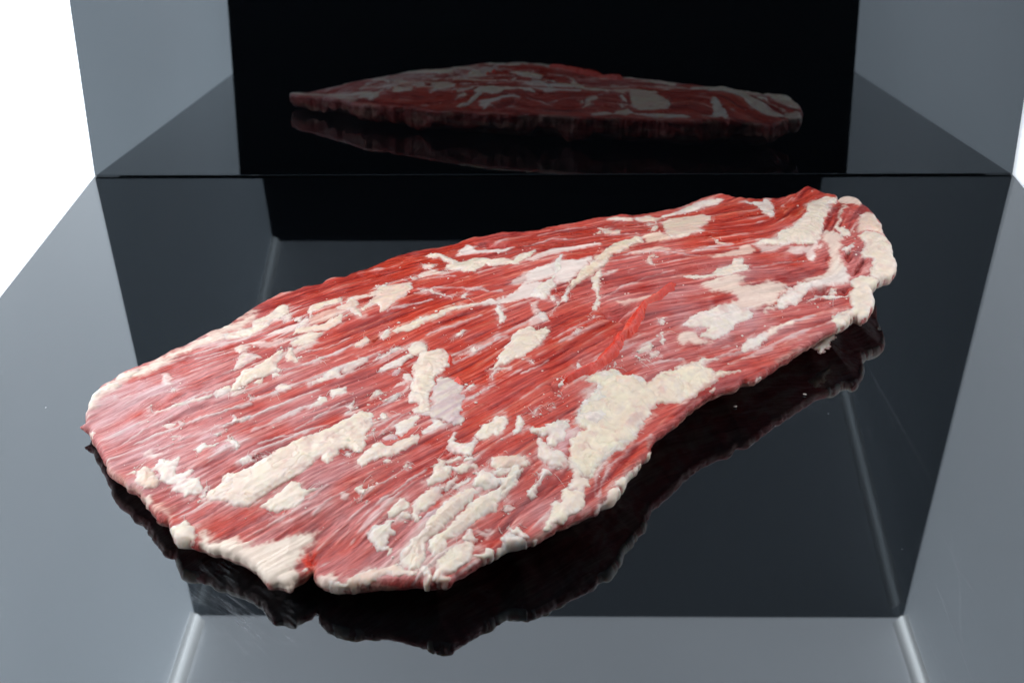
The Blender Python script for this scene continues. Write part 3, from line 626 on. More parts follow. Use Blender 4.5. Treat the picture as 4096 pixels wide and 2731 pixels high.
('P', (3.4, 'c', .9,), '-558,-3658 -549,-3626 -529,-3595 -525,-3551 -485,-3542 -477,-3564 -444,-3580 -439,-3605 -459,-3634 -483,-3650 -518,-3666 -545,-3682'),
('P', (3.4, 'c', .9,), '-477,-3559 -437,-3565 -409,-3550 -351,-3546 -346,-3571 -382,-3590 -421,-3605 -439,-3595'),
('P', (2.4, 'c', .8,), '-484,-3693 -482,-3664 -452,-3639 -424,-3609 -420,-3623 -440,-3662 -456,-3691 -470,-3706'),
('P', (3, 'w', .8,), '-443,-3676 -429,-3657 -387,-3632 -366,-3622 -366,-3645 -386,-3664 -414,-3679 -452,-3705'),
('P', (1.6, 'l', .8,), '-557,-3839 -544,-3814 -504,-3792 -496,-3805 -509,-3829 -542,-3854 -555,-3864'),
('P', (3.5, 'w', .6,), '-654,-3536 -650,-3519 -638,-3523 -633,-3563 -640,-3572 -649,-3564'),
('P', (1.8, 'w', .8,), '-268,-4003 -269,-3978 -252,-3949 -253,-3915 -222,-3892 -198,-3886 -150,-3928 -146,-3958 -197,-3976 -241,-4008 -265,-4023'),
('P', (2.2, 'w', .8,), '-246,-3921 -225,-3898 -194,-3892 -149,-3925 -139,-3944 -146,-3949 -194,-3967 -244,-3999'),
('P', (3.4, 'w', .8,), '-221,-3867 -209,-3863 -191,-3879 -177,-3862 -160,-3879 -139,-3907 -132,-3931 -146,-3936 -170,-3915 -198,-3896'),
('P', (2, 'w', .6,), '-132,-3949 -125,-3934 -91,-3914 -101,-3926'),
('P', (1.2, 'w', .5,), '-238,-3785 -228,-3759 -203,-3761 -185,-3784 -203,-3796 -224,-3799'),
('V', (.6, 'w', 1.5, .3,), '-342,-3919 -326,-3895 -271,-3865 -271,-3897 -297,-3926'),
('V', (.5, 'l', 2, .4,), '-418,-4117 -380,-4084 -315,-4034 -275,-4028 -314,-4073 -353,-4108 -398,-4137 -430,-4165 -434,-4146'),
('P', (4.6, 'c', .9,), '-685,-2790 -673,-2733 -660,-2690 -630,-2648 -597,-2650 -560,-2638 -530,-2663 -499,-2695 -492,-2748 -493,-2800 -521,-2820 -543,-2847 -566,-2874 -559,-2918 -564,-2967 -574,-3001 -578,-3056 -571,-3098 -564,-3147 -593,-3170 -628,-3166 -653,-3143 -633,-3105 -638,-3090 -667,-3073 -674,-2976 -674,-2934 -669,-2892 -662,-2885 -677,-2848'),
('P', (2.6, 'g', .7,), '-574,-3001 -558,-2939 -556,-2896 -533,-2884 -496,-2896 -476,-2913 -450,-2944 -436,-2982 -430,-3033 -420,-3076 -420,-3166 -434,-3204 -414,-3220 -416,-3253 -430,-3278 -457,-3281 -489,-3250 -513,-3227 -553,-3202 -592,-3197 -624,-3173 -564,-3147 -567,-3099 -578,-3056'),
('P', (3, 'r', .7,), '-478,-2934 -464,-2899 -444,-2909 -430,-2947 -441,-2967 -466,-2950'),
('P', (5, 'r', .5,), '-511,-2769 -508,-2713 -495,-2726 -488,-2779 -495,-2800'),
('P', (2.2, 'c', .6,), '-708,-2656 -699,-2605 -672,-2577 -638,-2587 -614,-2634 -625,-2655 -652,-2683 -685,-2688'),
('P', (1.5, 'w', .5,), '-789,-2635 -766,-2607 -745,-2609 -726,-2640 -754,-2645 -782,-2658'),
('P', (1.8, 'w', .8,), '-834,-2812 -825,-2777 -772,-2724 -702,-2679 -680,-2695 -717,-2751 -786,-2802 -821,-2820'),
('P', (1.4, 'l', .7,), '-771,-2832 -753,-2805 -728,-2815 -741,-2849 -765,-2854'),
('P', (1.8, 'w', .5,), '-715,-2866 -702,-2831 -682,-2833 -662,-2885 -667,-2913 -693,-2896'),
('V', (.65, 'w', 1, .4,), '-756,-2953 -731,-2914 -693,-2889 -686,-2925 -713,-2944'),
('V', (.75, 'w', 1, .5,), '-708,-3000 -691,-2967 -682,-2933 -674,-2976 -684,-3010'),
('P', (1.8, 'w', .6,), '-832,-2952 -812,-2954 -793,-2984 -803,-3004 -826,-3015'),
('P', (1.4, 'w', .5,), '-786,-3053 -752,-3036 -744,-3003 -708,-3000 -718,-3026 -755,-3057 -778,-3061'),
('P', (2, 'w', .6,), '-720,-3267 -693,-3224 -663,-3215 -631,-3179 -599,-3196 -612,-3234 -636,-3271 -660,-3307 -680,-3336 -704,-3320 -710,-3287'),
('P', (2, 'w', .8,), '-596,-3302 -564,-3260 -556,-3215 -521,-3219 -488,-3257 -495,-3276 -530,-3317 -581,-3342'),
('P', (3.4, 'c', .9,), '-849,-3480 -823,-3408 -790,-3368 -761,-3358 -739,-3392 -720,-3395 -693,-3360 -643,-3328 -595,-3315 -592,-3354 -608,-3390 -635,-3424 -679,-3437 -705,-3477 -731,-3474 -747,-3460 -756,-3477 -791,-3504 -838,-3540 -849,-3510'),
('P', (4, 'w', .7,), '-740,-3492 -724,-3469 -696,-3491 -709,-3508 -735,-3504'),
('P', (2, 'p', .7,), '-414,-2664 -398,-2645 -379,-2658 -380,-2689 -404,-2695'),
('P', (4.2, 'c', .8,), '-322,-2837 -307,-2819 -291,-2782 -272,-2730 -241,-2653 -217,-2582 -197,-2518 -177,-2486 -130,-2471 -105,-2498 -54,-2466 -34,-2509 -55,-2575 -76,-2632 -118,-2694 -158,-2740 -199,-2768 -246,-2810 -279,-2815 -302,-2835'),
('V', (.6, 'w', 1.5, .5,), '-143,-2466 -122,-2349 -139,-2244 -96,-2211 -92,-2315 -53,-2351 -37,-2403 -75,-2461 -118,-2476'),
('P', (1.4, 'w', .6,), '-92,-2384 -83,-2316 -53,-2351 -39,-2403 -75,-2435'),
('P', (2, 'w', .6,), '-424,-2998 -402,-2965 -378,-2953 -374,-2976 -400,-3008 -419,-3016'),
('P', (1, 'w', .5,), '-416,-3091 -378,-3068 -333,-3010 -302,-2977 -306,-2999 -351,-3057 -385,-3095'),
('P', (1.2, 'w', .4,), '-306,-2850 -270,-2831 -230,-2832 -234,-2851 -278,-2853 -291,-2890 -296,-2934 -303,-2970 -304,-2911'),
('P', (3, 'c', 1,), '-363,-3351 -328,-3284 -302,-3268 -291,-3243 -250,-3221 -219,-3252 -219,-3291 -237,-3341 -266,-3376 -284,-3368 -306,-3391 -339,-3399 -359,-3371'),
('P', (2, 'w', .7,), '-206,-3380 -200,-3299 -182,-3236 -163,-3224 -159,-3256 -155,-3299 -169,-3348'),
('P', (3.4, 'w', .9,), '-478,-3445 -471,-3376 -456,-3300 -440,-3316 -442,-3348 -447,-3404 -398,-3404 -366,-3370 -356,-3397 -359,-3464 -373,-3496 -409,-3499 -439,-3486 -465,-3471'),
('P', (3.4, 'c', .8,), '-531,-3542 -508,-3503 -485,-3517 -483,-3556 -500,-3577 -522,-3565'),
('P', (3.2, 'c', .8,), '-485,-3523 -424,-3499 -408,-3516 -422,-3531 -472,-3545'),
('P', (3.2, 'w', .8,), '-411,-3526 -387,-3511 -354,-3513 -364,-3533 -407,-3542'),
('P', (2.4, 'p', .7,), '-297,-3520 -254,-3504 -199,-3499 -152,-3493 -144,-3517 -126,-3544 -155,-3556 -180,-3563 -216,-3575 -259,-3588 -288,-3564'),
('P', (4.4, 'c', 1.2,), '-198,-3564 -173,-3548 -155,-3561 -169,-3599 -180,-3628 -200,-3676 -221,-3708 -249,-3746 -260,-3733 -243,-3694 -225,-3669 -230,-3632 -216,-3603'),
('P', (4.4, 'w', 1,), '-132,-3331 -117,-3307 -102,-3322 -46,-3284 -34,-3260 -7,-3246 12,-3250 34,-3244 43,-3281 29,-3328 21,-3357 -21,-3422 -54,-3425 -61,-3399 -54,-3363 -76,-3374 -91,-3365 -113,-3352'),
('P', (3.2, 'w', .9,), '-98,-3401 -80,-3375 -61,-3404 -47,-3440 -3,-3445 33,-3474 33,-3506 10,-3547 -41,-3535 -77,-3522 -95,-3495 -91,-3444'),
('V', (.6, 'l', 2, .4,), '21,-3335 60,-3293 105,-3285 59,-3348 35,-3413 26,-3471 -3,-3434 -29,-3441'),
('P', (3.2, 'w', .8,), '-94,-3592 -86,-3563 -72,-3546 -43,-3576 -47,-3592 -65,-3594 -72,-3618 -90,-3648 -97,-3672 -101,-3705 -119,-3721 -140,-3708 -140,-3685 -115,-3664 -101,-3639 -86,-3615'),
('P', (1.4, 'w', .5,), '-75,-3527 -50,-3542 -2,-3520 16,-3522 -21,-3552 -43,-3566'),
('P', (5, 'y', 4,), '112,-3085 153,-3003 174,-2968 147,-2970 104,-2957 157,-2900 190,-2867 248,-2832 272,-2837 291,-2869 328,-2851 365,-2840 400,-2860 407,-2876 434,-2839 478,-2786 539,-2749 609,-2701 609,-2702 684,-2654 770,-2627 707,-2673 662,-2710 718,-2726 720,-2744 845,-2701 856,-2707 746,-2772 717,-2808 676,-2852 621,-2917 563,-2982 494,-3003 461,-3009 415,-3055 404,-3099 376,-3153 346,-3209 323,-3265 289,-3329 244,-3382 205,-3429 171,-3474 140,-3532 123,-3579 94,-3580 73,-3557 49,-3531 20,-3495 36,-3452 31,-3436 43,-3373 74,-3317 113,-3278 83,-3275 64,-3258 70,-3198 87,-3134'),
('P', (6.5, 'w', 1,), '112,-3085 157,-3002 182,-2966 227,-2947 234,-2957 224,-3005 220,-3024 254,-3036 245,-3072 205,-3096 181,-3115 118,-3141 93,-3173 77,-3232 65,-3247 78,-3178 95,-3125'),
('P', (6.6, 'w', 1.5,), '86,-3181 141,-3139 196,-3116 218,-3155 232,-3181 226,-3225 182,-3257 137,-3260 95,-3255 73,-3239'),
('P', (6.8, 'c', 2,), '325,-3034 352,-2992 385,-2972 398,-3016 372,-3112 347,-3190 323,-3259 285,-3324 244,-3382 197,-3436 155,-3476 153,-3439 223,-3351 265,-3276 302,-3168'),
('P', (6, 'c', 1.6,), '334,-3238 279,-3331 246,-3388 187,-3455 155,-3506 135,-3555 119,-3591 109,-3577 134,-3493 158,-3432 238,-3332 304,-3230'),
('P', (6, 'w', 1,), '157,-2913 190,-2873 248,-2835 272,-2844 290,-2875 328,-2854 365,-2843 400,-2863 403,-2883 365,-2912 344,-2924 326,-2882 285,-2901 235,-2933 203,-2949 175,-2945'),
('P', (6, 'w', 1,), '469,-2854 507,-2839 562,-2816 555,-2841 504,-2882 502,-2907 473,-2916'),
('P', (6.5, 'w', 1,), '262,-3039 282,-3028 285,-3056 315,-3071 306,-3096 279,-3092 258,-3120 271,-3164 250,-3200 233,-3163 231,-3116 248,-3083'),
('P', (3.6, 'c', 1,), '20,-3495 57,-3485 108,-3488 96,-3541 80,-3577 109,-3577 123,-3579 111,-3628 92,-3666 84,-3683 63,-3659 42,-3657 13,-3676 32,-3628 48,-3571 37,-3543'),
('P', (3.6, 'c', .9,), '-87,-3883 -70,-3842 -52,-3800 -38,-3754 -9,-3722 2,-3686 -1,-3672 35,-3638 31,-3669 67,-3659 88,-3677 76,-3731 64,-3774 32,-3791 14,-3808 -4,-3841 -25,-3854 -60,-3884'),
('V', (1, 'w', 1, .8,), '647,-2950 574,-3043 506,-3134 429,-3237 418,-3276 386,-3347 415,-3311 502,-3195 590,-3077 641,-3007'),
('V', (1, 'w', 1, .6,), '1258,-2429 1159,-2510 1105,-2560 1010,-2651 974,-2702 903,-2762 882,-2764 840,-2807 761,-2864 659,-2952 578,-3044 511,-3134 559,-3121 642,-3002 751,-2915 862,-2836 962,-2761 1042,-2669 1180,-2535 1251,-2471'),
('P', (3, 'c', .9,), '388,-3349 381,-3396 344,-3440 310,-3502 283,-3538 249,-3540 296,-3485 321,-3445 358,-3397'),
('P', (4, 'c', 1.5,), '198,-3619 241,-3541 277,-3501 312,-3476 308,-3489 287,-3526 266,-3574 253,-3610 227,-3610'),
('P', (4.5, 'c', 1.5,), '173,-3682 189,-3643 226,-3620 241,-3634 220,-3686 190,-3721 165,-3726 158,-3716'),
('V', (.9, 'w', 1.5, .5,), '147,-3717 173,-3682 190,-3721 157,-3755 138,-3788 102,-3811 132,-3760'),
('V', (.6, 'p', 2, 0,), '-101,-3934 -4,-3860 67,-3811 131,-3766 138,-3788 76,-3838 6,-3887 -81,-3950'),
('P', (5, 'c', 1.6,), '1070,-1628 1094,-1587 1184,-1582 1211,-1499 1285,-1450 1326,-1379 1377,-1307 1413,-1217 1441,-1031 1497,-951 1584,-847 1668,-843 1642,-939 1595,-996 1574,-1114 1534,-1213 1495,-1287 1477,-1402 1444,-1524 1398,-1624 1340,-1631 1284,-1628 1234,-1651 1150,-1652 1081,-1649'),
('P', (1.8, 'w', .6,), '701,-1026 773,-959 867,-892 974,-850 1000,-883 949,-963 881,-985 800,-1037 727,-1069'),
('P', (2.4, 'w', .7,), '1099,-908 1212,-906 1252,-844 1261,-917 1275,-953 1228,-1273 1201,-1289 1177,-1200 1181,-1063 1154,-950'),
('P', (2, 'p', .9,), '611,-1233 650,-1143 690,-1138 765,-1125 850,-1122 890,-1192 867,-1291 804,-1417 817,-1470 796,-1492 735,-1524 675,-1567 617,-1577 601,-1494 603,-1368'),
('P', (1.4, 'p', .6,), '853,-1569 870,-1580 931,-1624 892,-1634 857,-1612'),
('P', (2.6, 'c', .7,), '768,-1994 829,-1927 909,-1868 935,-1809 969,-1789 983,-1819 974,-1858 998,-1877 991,-1932 933,-1962 856,-2000 751,-2031 693,-2032 640,-2023 647,-2000 696,-2000'),
('V', (.7, 'c', 2, .2,), '733,-2076 829,-2010 833,-2046 752,-2101'),
('V', (.85, 'p', 1.5, .3,), '796,-1780 931,-1698 1027,-1637 1053,-1679 1051,-1730 973,-1759 817,-1800'),
('V', (.65, 'w', 2, .3,), '1059,-1638 1238,-1650 1156,-1731 1092,-1731'),
('V', (.7, 'w', 2, .3,), '1218,-1724 1240,-1668 1319,-1648 1427,-1619 1375,-1706 1355,-1770 1328,-1763 1319,-1703 1253,-1734'),
('V', (.8, 'c', 3, .4,), '731,-2093 854,-2019 968,-1968 986,-2006 933,-2067 1053,-2009 1166,-2004 1183,-2046 1122,-2125 1095,-2194 1028,-2200 953,-2268 751,-2317 783,-2257 895,-2200 876,-2136 776,-2158'),
('P', (3.4, 'w', .7,), '1095,-2194 1106,-2147 1140,-2096 1171,-2066 1171,-2035 1196,-2043 1236,-1990 1293,-1971 1312,-1999 1288,-2037 1258,-2083 1234,-2129 1205,-2170 1171,-2164 1139,-2195 1107,-2203'),
('P', (2.2, 'w', .5,), '1260,-2131 1293,-2088 1352,-2062 1430,-2051 1498,-2023 1492,-2055 1452,-2055 1392,-2088 1330,-2086'),
('V', (.9, 'w', 2, .5,), '1310,-1980 1390,-1890 1452,-1804 1487,-1737 1494,-1780 1532,-1853 1520,-1916 1448,-1953 1348,-1999'),
('V', (.8, 'c', 2, .4,), '1468,-1451 1525,-1413 1557,-1502 1539,-1591 1492,-1720 1531,-1766 1493,-1849 1414,-1890 1323,-1974 1266,-1969 1389,-1869 1448,-1768 1455,-1654 1434,-1567'),
('V', (.9, 'w', 2, .4,), '1279,-2000 1370,-1939 1468,-1855 1507,-1772 1524,-1806 1520,-1892 1500,-1937 1435,-1969 1346,-2011 1283,-2049'),
('P', (4, 'p', 1.5,), '1666,-1394 1732,-1130 1794,-1081 1806,-1197 1816,-1291 1792,-1421 1769,-1373 1721,-1366'),
('P', (4.5, 'c', 1.8,), '1656,-1441 1721,-1366 1772,-1389 1797,-1437 1802,-1511 1815,-1567 1793,-1649 1794,-1725 1792,-1769 1751,-1842 1683,-1876 1627,-1850 1658,-1751 1676,-1690 1616,-1693 1652,-1603 1673,-1531'),
('P', (4.2, 'c', 1.6,), '1514,-1893 1588,-1843 1639,-1849 1684,-1872 1642,-1932 1607,-1994 1614,-2046 1604,-2101 1564,-2181 1524,-2229 1503,-2197 1443,-2235 1373,-2256 1368,-2220 1420,-2180 1489,-2138 1492,-2093 1490,-2046 1523,-1964'),
('P', (3, 'w', .5,), '1813,-1559 1836,-1535 1856,-1584 1845,-1606 1812,-1589'),
('P', (2.6, 'c', .7,), '1542,-1361 1586,-1359 1626,-1376 1626,-1435 1573,-1482 1551,-1528 1546,-1435'),
('P', (2, 'w', .6,), '1523,-1643 1600,-1559 1615,-1578 1552,-1647'),
('P', (2.4, 'c', .6,), '1385,-2053 1405,-2002 1443,-1989 1425,-2056'),
('V', (.9, 'c', 1.5, .5,), '1525,-1413 1640,-1067 1674,-970 1683,-1016 1619,-1197 1562,-1383'),
('V', (.8, 'c', 1, .4,), '1653,-920 1715,-817 1772,-855 1765,-1025 1732,-971 1692,-976'),
('R', (3, 1.5,), '1532,-1694 1555,-1634 1593,-1597 1575,-1688 1541,-1746'),
('R', (3, 1.5,), '1538,-1860 1590,-1739 1620,-1701 1657,-1695 1613,-1772 1570,-1846'),
('R', (2.5, 1.5,), '1299,-2053 1322,-2015 1395,-1996 1385,-2053 1337,-2070'),
('R', (2.5, 1.5,), '1438,-2047 1464,-1970 1501,-1959 1504,-2003 1478,-2049'),
('P', (2, 'w', .6,), '606,-2446 655,-2367 698,-2330 752,-2305 801,-2255 865,-2235 907,-2244 962,-2231 983,-2275 951,-2320 909,-2343 869,-2389 862,-2416 832,-2449 783,-2501 731,-2518 676,-2517 669,-2495 706,-2470 730,-2441 687,-2444 639,-2459'),
('V', (.75, 'c', 2, .4,), '560,-2537 607,-2477 670,-2489 688,-2526 748,-2515 751,-2526 666,-2573 642,-2567 582,-2580'),
('P', (2, 'w', .8,), '871,-2557 903,-2498 934,-2459 981,-2430 1011,-2429 1021,-2453 980,-2500 932,-2543 886,-2573'),
('V', (.95, 'c', 1.5, .4,), '981,-2430 1049,-2370 1161,-2288 1168,-2299 1083,-2376 1007,-2456'),
('V', (.85, 'c', 1.5, .4,), '1012,-2255 1064,-2192 1096,-2189 1092,-2216 1024,-2265'),
('P', (3, 'c', 1,), '1359,-2253 1380,-2211 1430,-2178 1474,-2153 1457,-2260 1412,-2288 1386,-2302 1381,-2275'),
('P', (2, 'p', .7,), '678,-2872 697,-2844 717,-2842 719,-2869 701,-2886 680,-2886'),
('H', (10, 'c', .8,), '1418,-2158 1389,-2236 1359,-2279 1350,-2329 1336,-2313 1320,-2371 1302,-2379 1299,-2346 1281,-2329 1289,-2304 1340,-2245'),
('P', (3.6, 't', 1,), '75,-2025 98,-1980 151,-1869 209,-1775 229,-1736 309,-1616 334,-1595 397,-1565 437,-1531 469,-1546 479,-1601 441,-1600 421,-1621 395,-1672 341,-1721 303,-1739 272,-1818 237,-1884 203,-1939 174,-1984 128,-2019 91,-2081 73,-2089'),
('V', (.92, 'w', 2, .6,), '-158,-1943 -90,-1879 -22,-1862 34,-1796 117,-1800 192,-1754 210,-1765 151,-1879 94,-1980 66,-2025 -2,-2050 -0,-1957 -32,-1993 -113,-2037 -157,-2081'),
('P', (2.2, 'w', .7,), '-22,-1852 -3,-1795 26,-1757 40,-1705 39,-1787 28,-1892 4,-1948 -9,-1901'),
('P', (3, 'w', .8,), '-157,-2180 -131,-2136 -95,-2074 -37,-1993 -5,-1957 -2,-2050 -15,-2086 -34,-2121 -47,-2157 -61,-2209 -113,-2181 -144,-2189'),
('P', (2.2, 'c', .6,), '179,-1984 203,-1939 236,-1893 240,-1960 227,-1997 224,-2079 222,-2133 224,-2186 217,-2238 202,-2290 196,-2333 184,-2306 191,-2246 206,-2194 199,-2149 179,-2095'),
('P', (1.8, 'w', .5,), '59,-2134 57,-2205 44,-2231 17,-2230 -10,-2307 -32,-2375 -36,-2367 -14,-2299 13,-2221 36,-2178 46,-2133 46,-2097 65,-2053 73,-2098'),
('P', (1.6, 'w', .5,), '-43,-2175 -16,-2162 3,-2203 -13,-2229 -30,-2219'),
('P', (2.4, 'w', .6,), '-296,-2232 -279,-2241 -282,-2276 -264,-2319 -250,-2370 -262,-2420 -283,-2452 -291,-2452 -284,-2386 -294,-2344 -307,-2309'),
('V', (.92, 'w', 1.2, .6,), '-422,-2256 -301,-2206 -206,-2137 -162,-2065 -96,-2031 -33,-2051 -34,-2168 -118,-2183 -205,-2216 -292,-2241 -399,-2274'),
('V', (.7, 'w', 2, .4,), '-251,-2054 -199,-1972 -127,-1918 -31,-1845 -5,-1941 -95,-1994 -185,-2056'),
('P', (4, 'c', 1.2,), '-701,-1541 -673,-1533 -625,-1541 -578,-1588 -539,-1684 -512,-1753 -470,-1749 -440,-1707 -383,-1715 -326,-1764 -270,-1764 -215,-1781 -202,-1724 -141,-1690 -95,-1631 -118,-1718 -146,-1774 -191,-1831 -255,-1848 -319,-1852 -365,-1831 -387,-1873 -417,-1912 -481,-1899 -536,-1895 -575,-1852 -574,-1806 -548,-1777 -586,-1686 -621,-1595 -662,-1620'),
('V', (.92, 'w', 1.2, .6,), '-529,-1627 -520,-1517 -482,-1409 -461,-1444 -438,-1537 -355,-1573 -260,-1591 -213,-1555 -203,-1579 -259,-1649 -353,-1644 -449,-1606'),
('P', (2, 'p', .7,), '-719,-1899 -705,-1851 -649,-1853 -572,-1903 -571,-1925 -639,-1932 -702,-1947'),
('P', (1.3, 'p', .5,), '-722,-1702 -677,-1729 -635,-1731 -629,-1806 -685,-1805'),
('P', (1.3, 'w', .5,), '-754,-1923 -722,-1918 -711,-1944 -741,-1964'),
('P', (2, 'w', .5,), '-720,-2115 -668,-2090 -632,-2101 -577,-2130 -523,-2158 -517,-2172 -557,-2166 -604,-2129 -649,-2118 -701,-2125'),
('P', (2.2, 'w', .6,), '-490,-2186 -475,-2141 -445,-2124 -444,-2151 -468,-2195'),
('P', (2, 't', .7,), '-802,-2480 -776,-2444 -706,-2410 -649,-2365 -591,-2328 -559,-2287 -508,-2263 -422,-2248 -370,-2240 -421,-2274 -485,-2298 -523,-2313 -551,-2354 -609,-2392 -669,-2451 -718,-2479 -767,-2498'),
('P', (1.4, 'w', .5,), '-498,-2561 -487,-2515 -455,-2478 -434,-2486 -445,-2517 -473,-2547'),
('R', (3, 3,), '-443,-1407 -362,-1372 -263,-1445 -213,-1534 -260,-1570 -357,-1528 -416,-1481'),
('P', (2, 'p', .6,), '242,-1246 293,-1295 317,-1309 313,-1373 365,-1396 361,-1457 281,-1440 262,-1342'),
('P', (1.8, 'p', .6,), '227,-1368 247,-1345 263,-1410 234,-1417'),
('P', (2.6, 'p', .6,), '527,-1404 543,-1337 573,-1270 571,-1370 551,-1465'),
('P', (2, 'p', .6,), '523,-1265 540,-1207 550,-1261 535,-1322'),
('P', (2, 'p', .7,), '303,-1117 355,-1077 449,-1095 455,-1149 386,-1147 337,-1136'),
('P', (2, 'p', .7,), '453,-1104 561,-1074 618,-1111 580,-1197 484,-1161'),
('P', (1.8, 'w', .6,), '587,-1123 643,-1055 715,-1030 717,-1066 648,-1101'),
('P', (1.8, 'p', .6,), '719,-1039 756,-976 853,-917 880,-945 796,-1027'),
('V', (.8, 'w', 1.2, .4,), '-159,-1790 -48,-1682 -29,-1639 74,-1646 169,-1612 240,-1583 252,-1634 167,-1661 73,-1708 -20,-1745 -113,-1811'),
('V', (.85, 't', 1.5, .4,), '473,-1546 556,-1466 599,-1514 665,-1562 601,-1594 544,-1603 497,-1612'),
('P', (1.6, 'p', .5,), '472,-1829 484,-1779 519,-1750 526,-1771 501,-1801 518,-1882 488,-1850'),
('V', (.75, 'w', 1.5, .3,), '248,-1932 331,-1899 292,-1954 237,-1978'),
('V', (.7, 'p', 1, .3,), '299,-2242 365,-2228 454,-2197 499,-2173 452,-2223 363,-2262 311,-2269'),
('V', (.6, 'p', 1, .3,), '372,-1733 492,-1676 586,-1668 629,-1701 535,-1720 441,-1747'),
('R', (5, 5,), '221,-2342 257,-2301 319,-2277 397,-2263 357,-2355 318,-2446 268,-2428 227,-2410'),
('M', (5, 'r', 1.6,), '294,-2576 309,-2529 343,-2447 388,-2347 418,-2281 487,-2215 546,-2132 589,-2098 604,-2081 589,-2141 521,-2225 448,-2282 432,-2323 418,-2406 387,-2487 386,-2506 348,-2581 317,-2599 301,-2677 274,-2729 234,-2791 195,-2853 145,-2910 84,-2955 36,-2990 12,-2994 37,-2957 85,-2909 163,-2834 182,-2782 217,-2719 257,-2650 263,-2612 290,-2573'),
('P', (3.4, 'w', .6,), '-7,-2996 5,-2974 25,-2965 20,-2993 4,-3011'),
('P', (1.8, 'w', .5,), '78,-2875 79,-2839 88,-2815 95,-2830 107,-2851 90,-2860'),
('P', (2, 'w', .5,), '485,-2529 512,-2506 511,-2574 511,-2627 500,-2612 481,-2579'),
('P', (1.2, 'c', .5,), '366,-2688 417,-2603 451,-2597 453,-2620 430,-2656 378,-2698'),
('P', (1.6, 'w', .5,), '422,-2711 437,-2672 459,-2649 480,-2657 470,-2682'),
('P', (1, 'c', .5,), '371,-2742 409,-2718 404,-2731'),
('P', (1.8, 'w', .5,), '252,-2792 263,-2767 269,-2781 262,-2803'),
('P', (1.6, 'w', .5,), '-15,-3100 -11,-3081 5,-3078 3,-3100'),
('P', (1.4, 'w', .5,), '-33,-3172 -17,-3147 -16,-3172'),
('P', (1.3, 'w', .5,), '-117,-3229 -98,-3185 -87,-3191 -109,-3235'),
('P', (1.3, 'w', .5,), '-141,-2779 -121,-2773 -117,-2821'),
('P', (1.6, 'w', .5,), '79,-2528 93,-2495 109,-2496 104,-2538 83,-2541'),
('P', (2, 'w', .5,), '164,-2383 177,-2366 194,-2375 185,-2396'),
('P', (2, 'w', .5,), '485,-2437 505,-2405 522,-2426 509,-2456 490,-2451'),
('R', (3, 4,), '-43,-3005 12,-3007 11,-3064 -24,-3083'),
('S', (1.3, .8,), '-1893,-3168 -1827,-3136 -1754,-3126 -1629,-3101 -1525,-3072 -1392,-3014'),
('S', (1.1, .7,), '-1764,-3244 -1663,-3204 -1575,-3188 -1449,-3149 -1375,-3111'),
('S', (1, .6,), '-1953,-3151 -1863,-3063 -1757,-3030'),
('S', (.9, .6,), '-1883,-2978 -1733,-2962 -1594,-2907'),
('S', (.8, .5,), '-1909,-2863 -1760,-2842 -1616,-2803 -1515,-2741'),
('S', (1.6, .75,), '-1933,-2608 -1796,-2528 -1651,-2465 -1509,-2391'),
('S', (1.2, .7,), '-1497,-3061 -1423,-3014 -1368,-2975 -1300,-2943'),
('S', (1.5, .85,), '-1478,-3161 -1378,-3119 -1307,-3076 -1239,-3032 -1167,-2977 -1100,-2939'),
('S', (1.3, .8,), '-1343,-3216 -1280,-3174 -1220,-3125 -1136,-3065'),
('S', (2, .8,), '-1275,-3180 -1237,-3153 -1200,-3120 -1151,-3088'),
('S', (1.1, .7,), '-1299,-3306 -1237,-3284 -1160,-3261 -1090,-3237 -1010,-3209'),
('S', (1.4, .8,), '-1317,-3366 -1223,-3326 -1157,-3284 -1077,-3232'),
('S', (1, .6,), '-1154,-3232 -1086,-3166 -990,-3090 -924,-3042'),
('S', (1, .6,), '-1071,-3149 -993,-3066 -960,-3038'),
('S', (1.1, .7,), '-842,-3136 -794,-3086 -710,-3045'),
('S', (1, .7,), '-796,-3242 -748,-3200 -700,-3170'),
('S', (1, .6,), '-996,-2835 -917,-2777 -848,-2718'),
('S', (1.4, .8,), '-1185,-2728 -1133,-2693 -1029,-2622 -977,-2579'),
('S', (.9, .6,), '-1290,-2779 -1184,-2734 -1077,-2690'),
('S', (.9, .6,), '-1217,-2635 -1091,-2584 -984,-2517'),
('S', (1, .7,), '-483,-2772 -412,-2717 -324,-2623 -276,-2562'),
('S', (1, .7,), '-165,-2905 -97,-2841 -41,-2773'),
('S', (.8, .5,), '-776,-3319 -693,-3178 -656,-3156'),
('S', (1.2, .7,), '-622,-2523 -520,-2459 -458,-2422 -375,-2359'),
('S', (1, .6,), '-364,-2663 -284,-2581 -243,-2543'),
('S', (1.4, .7,), '-833,-2288 -728,-2236 -622,-2190'),
('S', (1, .6,), '-695,-2089 -518,-2077 -362,-2089'),
('S', (1.2, .7,), '-450,-2106 -384,-2098 -339,-2126 -272,-2118'),
('S', (1, .6,), '-884,-2000 -798,-1944 -703,-1984 -524,-1957'),
('S', (1, .6,), '-791,-3669 -688,-3603 -621,-3535'),
('S', (.9, .6,), '-731,-3734 -646,-3671 -563,-3577'),
('S', (1, .5,), '-1182,-3760 -1113,-3731 -1029,-3682 -964,-3613'),
('S', (1, .5,), '-1002,-3757 -939,-3677 -870,-3642'),
('S', (1.2, .6,), '-160,-1554 -16,-1423 126,-1482 270,-1456 458,-1491'),
('S', (1, .6,), '-88,-1325 35,-1245 184,-1208'),
('S', (1, .6,), '302,-1760 443,-1716 580,-1731 755,-1775'),
('S', (1, .5,), '237,-2187 422,-2019 608,-1934'),
('S', (1.1, .6,), '633,-1717 724,-1728 822,-1676 943,-1635'),
